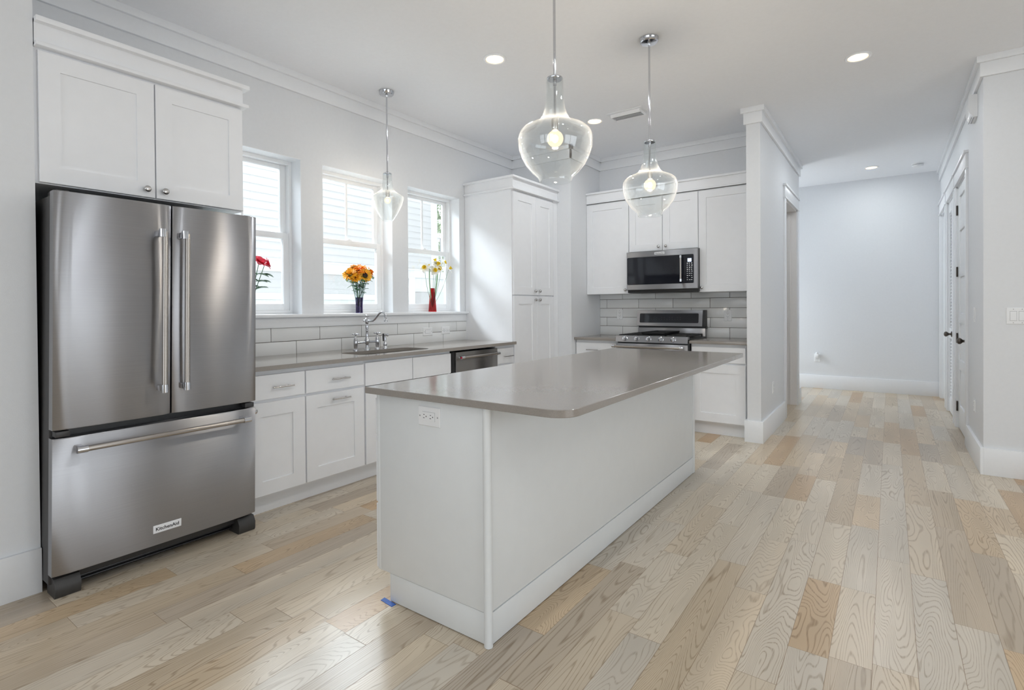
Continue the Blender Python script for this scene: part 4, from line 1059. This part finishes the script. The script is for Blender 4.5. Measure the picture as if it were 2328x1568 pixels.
def vase_a():
    y = 2.958
    t = thing('glass_vase', 'flared clear and purple glass vase on the middle window stool', 'vase', (VX, y, SZ))
    pr = [(.031, 0), (.0305, .02), (.030, .06), (.032, .10), (.036, .135), (.041, .165), (.049, .20), (.058, .235), (.0625, .25)]
    lo = [q for q in pr if q[1] < .15]; hi = [q for q in pr if q[1] >= .135]
    obj('bowl', MB().lathe([(r, SZ+z) for r, z in lo]+[(r-.004, SZ+z) for r, z in lo[::-1]]+[(.0, SZ+.008)], (VX, y, 0), None, 28, True, False), 'vase_purple', t, 60)['label'] = 'purple lower half'
    obj('flared_rim', MB().lathe([(r, SZ+z) for r, z in hi]+[(r-.003, SZ+z) for r, z in hi[::-1]], (VX, y, 0), None, 28, False, False), 'vase_clear', t, 60)['label'] = 'clear flared rim'
    return y
ya = vase_a(); rt = lambda dx=0, dy=0, z=.06: (VX+dx, ya+dy, SZ+z)
sunflower('sunflower with dark centre facing the room, front of the bouquet', (VX+.045, ya+.030, 1.543), (.85, -.40, .12), .064, 'petal_gold', rt(.01, .01), double=False)
sunflower('orange sunflower at the top left of the bouquet in the purple vase', (VX+.005, ya-.030, 1.583), (.35, -.35, .85), .070, 'petal_orange', rt(0, -.01))
sunflower('orange sunflower at the top right of the bouquet in the purple vase', (VX+.0, ya+.030, 1.590), (.40, .0, .9), .068, 'petal_orange', rt(-.01, .0))
sunflower('yellow sunflower turned sideways at the left of the bouquet in the purple vase', (VX+.01, ya-.100, 1.545), (.35, -.65, .65), .066, 'petal_gold', rt(0, -.015))
sunflower('yellow sunflower hanging low at the left front of the bouquet', (VX+.03, ya-.062, 1.522), (.6, -.5, .35), .050, 'petal_gold', rt(.015, -.01), 0)
sunflower('orange sunflower at the far right of the bouquet in the purple vase', (VX+.0, ya+.104, 1.575), (.4, .6, .65), .056, 'petal_orange', rt(0, .015))
sunflower('yellow sunflower behind the dark-centred one, right of the bouquet middle', (VX-.02, ya+.070, 1.580), (.4, .3, .85), .058, 'petal_gold', rt(-.005, .012))
# foliage sprays of the bouquet
def spray(label, root, dirs, m, group, L=.07, w=.034):
    t = thing('leaf_spray', label, 'foliage', root, group)
    mb = MB(); st = MB()
    for (p, n) in dirs:
        p = Vector(p); st.tube([Vector(root), (Vector(root)+p)/2+Vector((0, 0, .01)), p], .0016, 6)
        for k in range(n):
            a = random.uniform(0, 2*PI); petal(mb, p.lerp(Vector(root), .12*k), axis_M((0, 0, 1)), a, .002, L*random.uniform(.7, 1.1), w*.5, L*random.uniform(-.4, .4), .004, .1)
    obj('stem', st, 'green_stem', t); obj('leaves', mb, m, t)
spray('dark green leaves below the sunflower heads in the purple vase', rt(0, 0, .12), [((VX+.02, ya-.05, 1.475), 6), ((VX+.03, ya+.035, 1.485), 6), ((VX+.02, ya, 1.49), 6), ((VX+.01, ya+.06, 1.49), 5), ((VX, ya+.115, 1.545), 4), ((VX+.02, ya-.01, 1.535), 5)], 'green_leaf', 'foliage of the sunflower bouquet')
spray('pale green leaves poking out of the upper left of the sunflowers', rt(-.01, -.005, .12), [((VX-.02, ya-.09, 1.595), 5), ((VX-.02, ya-.055, 1.615), 4), ((VX-.01, ya-.135, 1.57), 4), ((VX-.01, ya+.10, 1.605), 3), ((VX, ya+.15, 1.56), 2), ((VX+.01, ya-.07, 1.47), 4)], 'pale_leaf', 'foliage of the sunflower bouquet')

def vase_b():
    y = 3.862
    t = thing('glass_vase', 'slim tapered red glass vase on the right-hand window stool', 'vase', (VX, y, SZ))
    pr = [(.0365, 0), (.036, .01), (.033, .06), (.0285, .12), (.0245, .18), (.0215, .225), (.021, .238)]
    rs = []
    for r, z in pr: rs.append([(VX+x, y+v, SZ+z) for x, v in rrect(0, 0, 1.7*r, 1.85*r, .35*r, 4)])
    for r, z in pr[::-1]: rs.append([(VX+x, y+v, SZ+max(z, .012)) for x, v in rrect(0, 0, 1.7*(r-.004), 1.85*(r-.004), .35*r, 4)])
    obj('body', MB().rings(rs), 'vase_red', t, 35); return y
yb = vase_b()
def daffodil(label, c, d, tc, tw=0, R=.042, thick=.0022, bend=(0, 0, 0)):
    c = Vector(c); t = thing('daffodil', label, 'flower', c, 'daffodils in the red vase'); Mt = frame(d, tw)
    mb = MB()
    for k in range(6): petal(mb, c, Mt, 2*PI*k/6, .004, R, R*.36, R*.05, R*.12, .3)
    obj('petals', mb, 'petal_white', t)
    pr = [(.008, 0), (.011, .012), (.013, .025), (.018, .034), (.022, .038)]
    obj('trumpet', MB().lathe(pr+[(r-.0012, z) for r, z in pr[::-1]], c, Mt, 16, True, False), 'trumpet', t)
    stem_to(t, c-Mt @ Vector((0, 0, .004)), (VX, yb, SZ+.05), thick, bend, 'pale_leaf' if thick > .005 else 'green_stem')
for lb, dy, z, d, tc, th, bd in (
    ('daffodil with yellow trumpet at the far left of the red vase bunch', -.113, 1.648, (.5, -.8, .25), 1, .0018, (0, -.05, .02)),
    ('white daffodil facing away, second from the left in the red vase', -.052, 1.650, (-.3, -.2, .9), 0, .0055, (0, -.03, 0)),
    ('daffodil with yellow trumpet facing the room in the middle of the bunch', .068, 1.655, (.95, -.1, .05), 1, .0060, (0, .035, 0)),
    ('daffodil above and behind the middle one in the red vase', .060, 1.688, (.7, -.2, .5), 1, .0018, (0, .02, 0)),
    ('white daffodil at the upper middle of the bunch, seen from the side', .045, 1.718, (-.2, -.3, .9), 0, .0018, (0, .01, 0)),
    ('topmost daffodil turned right in the red vase bunch', .138, 1.716, (.4, .8, .3), 1, .0018, (0, .03, 0)),
    ('daffodil leaning out at the far right on a thin stem in the red vase', .232, 1.655, (.55, .45, .55), 1, .0015, (0, .04, -.03)),
    ('white daffodil low in front of the red vase bunch', .012, 1.632, (.8, -.3, .1), 0, .0018, (0, 0, 0))):
    daffodil(lb, (VX+.012, yb+dy, z), d, tc, random.uniform(0, 1), .054, th, bd)
def vase_c():
    y = 1.985
    t = thing('glass_vase', 'clear glass vase with red flowers on the window stool beside the refrigerator', 'vase', (VX, y, SZ))
    pr = [(.034, 0), (.034, .08), (.040, .15), (.048, .20)]
    obj('body', MB().lathe([(r, SZ+z) for r, z in pr]+[(r-.003, SZ+max(z, .006)) for r, z in pr[::-1]]+[(.0, SZ+.006)], (VX, y, 0), None, 24, True, False), 'vase_clear', t, 60); return y
yc = vase_c()
def red_flower(label, c, d, R):
    c = Vector(c); t = thing('red_flower', label, 'flower', c, 'red flowers beside the refrigerator'); Mt = frame(d)
    mb = MB()
    for k in range(6): petal(mb, c, Mt, 2*PI*k/6, .004, R, R*.45, R*.55, R*.18, .5)
    for k in range(5): petal(mb, c, Mt, 2*PI*(k+.5)/5, .003, R*.7, R*.36, R*.75, R*.16, .5)
    obj('petals', mb, 'petal_red', t); stem_to(t, c, (VX, yc, SZ+.04), .0026)
    for k in range(3):
        p = c.lerp(Vector((VX, yc, SZ+.04)), .22+.17*k); leaf(t, p, (.35, 1.0, -.25+.2*k), .085, .034)
red_flower('large red flower peeking out from behind the refrigerator edge', (VX+.01, yc+.072, 1.585), (.6, .2, .7), .058)
red_flower('smaller red flower spreading right beside the refrigerator edge', (VX+.015, yc+.115, 1.585), (.5, .85, .3), .045)
red_flower('red flower at the left of the bunch behind the refrigerator', (VX, yc-.03, 1.60), (.3, -.5, .8), .055)

# ------------------------------------------------------------------ outside the windows
struct('ground', MB().box(-30, -3.95, -12, 26, -.75, -.55), 'ground')
def neighbour():
    X = -8.05
    t = thing('neighbour_house', 'white neighbouring house with lap siding outside the kitchen windows', 'house', (X, 4, -.55))
    def laps(z0, z1, y0, y1):
        mb = MB(); e = .1255; z = z1
        while z > z0+.01:
            zb = max(z-e, z0); mb.rings([[(X-.02, y, zb), (X+.005, y, zb), (X+.0005, y, z), (X-.02, y, z)] for y in (y0, y1)], True, True); z -= e
        return mb
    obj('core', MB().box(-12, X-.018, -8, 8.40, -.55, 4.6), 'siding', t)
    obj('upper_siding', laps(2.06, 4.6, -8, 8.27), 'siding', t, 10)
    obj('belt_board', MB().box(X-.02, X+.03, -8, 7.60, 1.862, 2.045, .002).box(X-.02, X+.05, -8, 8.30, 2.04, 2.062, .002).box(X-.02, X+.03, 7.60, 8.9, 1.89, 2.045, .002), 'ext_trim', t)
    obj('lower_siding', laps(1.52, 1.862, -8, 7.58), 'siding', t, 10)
    obj('water_table', MB().box(X-.02, X+.03, -8, 7.58, 1.412, 1.518, .002), 'ext_trim', t)
    obj('corner_board', MB().box(X-.06, X+.028, 8.26, 8.43, 2.06, 4.6, .002), 'ext_trim', t)
    obj('corner_board', MB().box(X-.02, X+.035, 7.58, 7.745, -.55, 1.89, .002), 'ext_trim', t)
    m_ = MB()
    y = -7.0
    while y < 7: 
        m_.box(X-.02, X+.01, y+.2, y+1.7, .3, 1.41); y += 2.0
    obj('lower_wall', MB().box(X-.02, X+.005, -8, 7.58, -.55, 1.412), 'ext_trim', t)
    obj('shutter_panel', m_, 'garage', t)
    obj('porch_base', MB().box(-11, X-.01, 8.40, 11.5, -.55, 1.6), 'garage', t)
    obj('porch_post', MB().box(X-.2, X, 10.9, 11.1, 1.6, 2.05).box(X-.1, X, 7.745, 11.5, 1.6, 1.89), 'ext_trim', t)
    obj('porch_deck', MB().box(-11, X+.02, 8.43, 11.5, 1.9, 2.04), 'ext_trim', t)
    obj('porch_railing', MB().box(X-.06, X, 8.43, 11.5, 2.79, 2.85).box(X-.05, X-.01, 8.43, 11.5, 2.12, 2.17), 'ext_trim', t)
    for k in range(26): obj('baluster', MB().box(X-.05, X-.015, 8.47+.115*k, 8.505+.115*k, 2.05, 2.80), 'ext_trim', t)
neighbour()
def tree(label, x, y, h, R, seed):
    rnd = random.Random(seed); t = thing('tree', label, 'tree', (x, y, -.55))
    obj('trunk', MB().tube([(x, y, -.55), (x+.1, y, h*.4), (x, y+.1, h*.8)], [.22, .16, .06], 10), 'bark', t)
    mb = MB()
    for k in range(5200):
        a, b_ = rnd.uniform(0, 2*PI), rnd.uniform(-1, 1); q = R*rnd.uniform(.35, 1)**.6; s = math.sqrt(1-b_*b_)
        c = Vector((x+q*s*math.cos(a), y+q*s*math.sin(a), h*.75+q*b_*1.15)); d = Vector((rnd.uniform(-1, 1), rnd.uniform(-1, 1), rnd.uniform(-1, 1))).normalized(); e = d.orthogonal().normalized()
        f = d.cross(e); l = rnd.uniform(.07, .16)
        mb.add([c-e*l, c+f*l*.5, c+e*l, c-f*l*.5+d*.03], [(0, 1, 2, 3)])
    obj('foliage', mb, 'tree', t, 80)
tree('leafy green tree beyond the porch railing of the white house', -14.5, 17.2, 5.0, 3.2, 3)
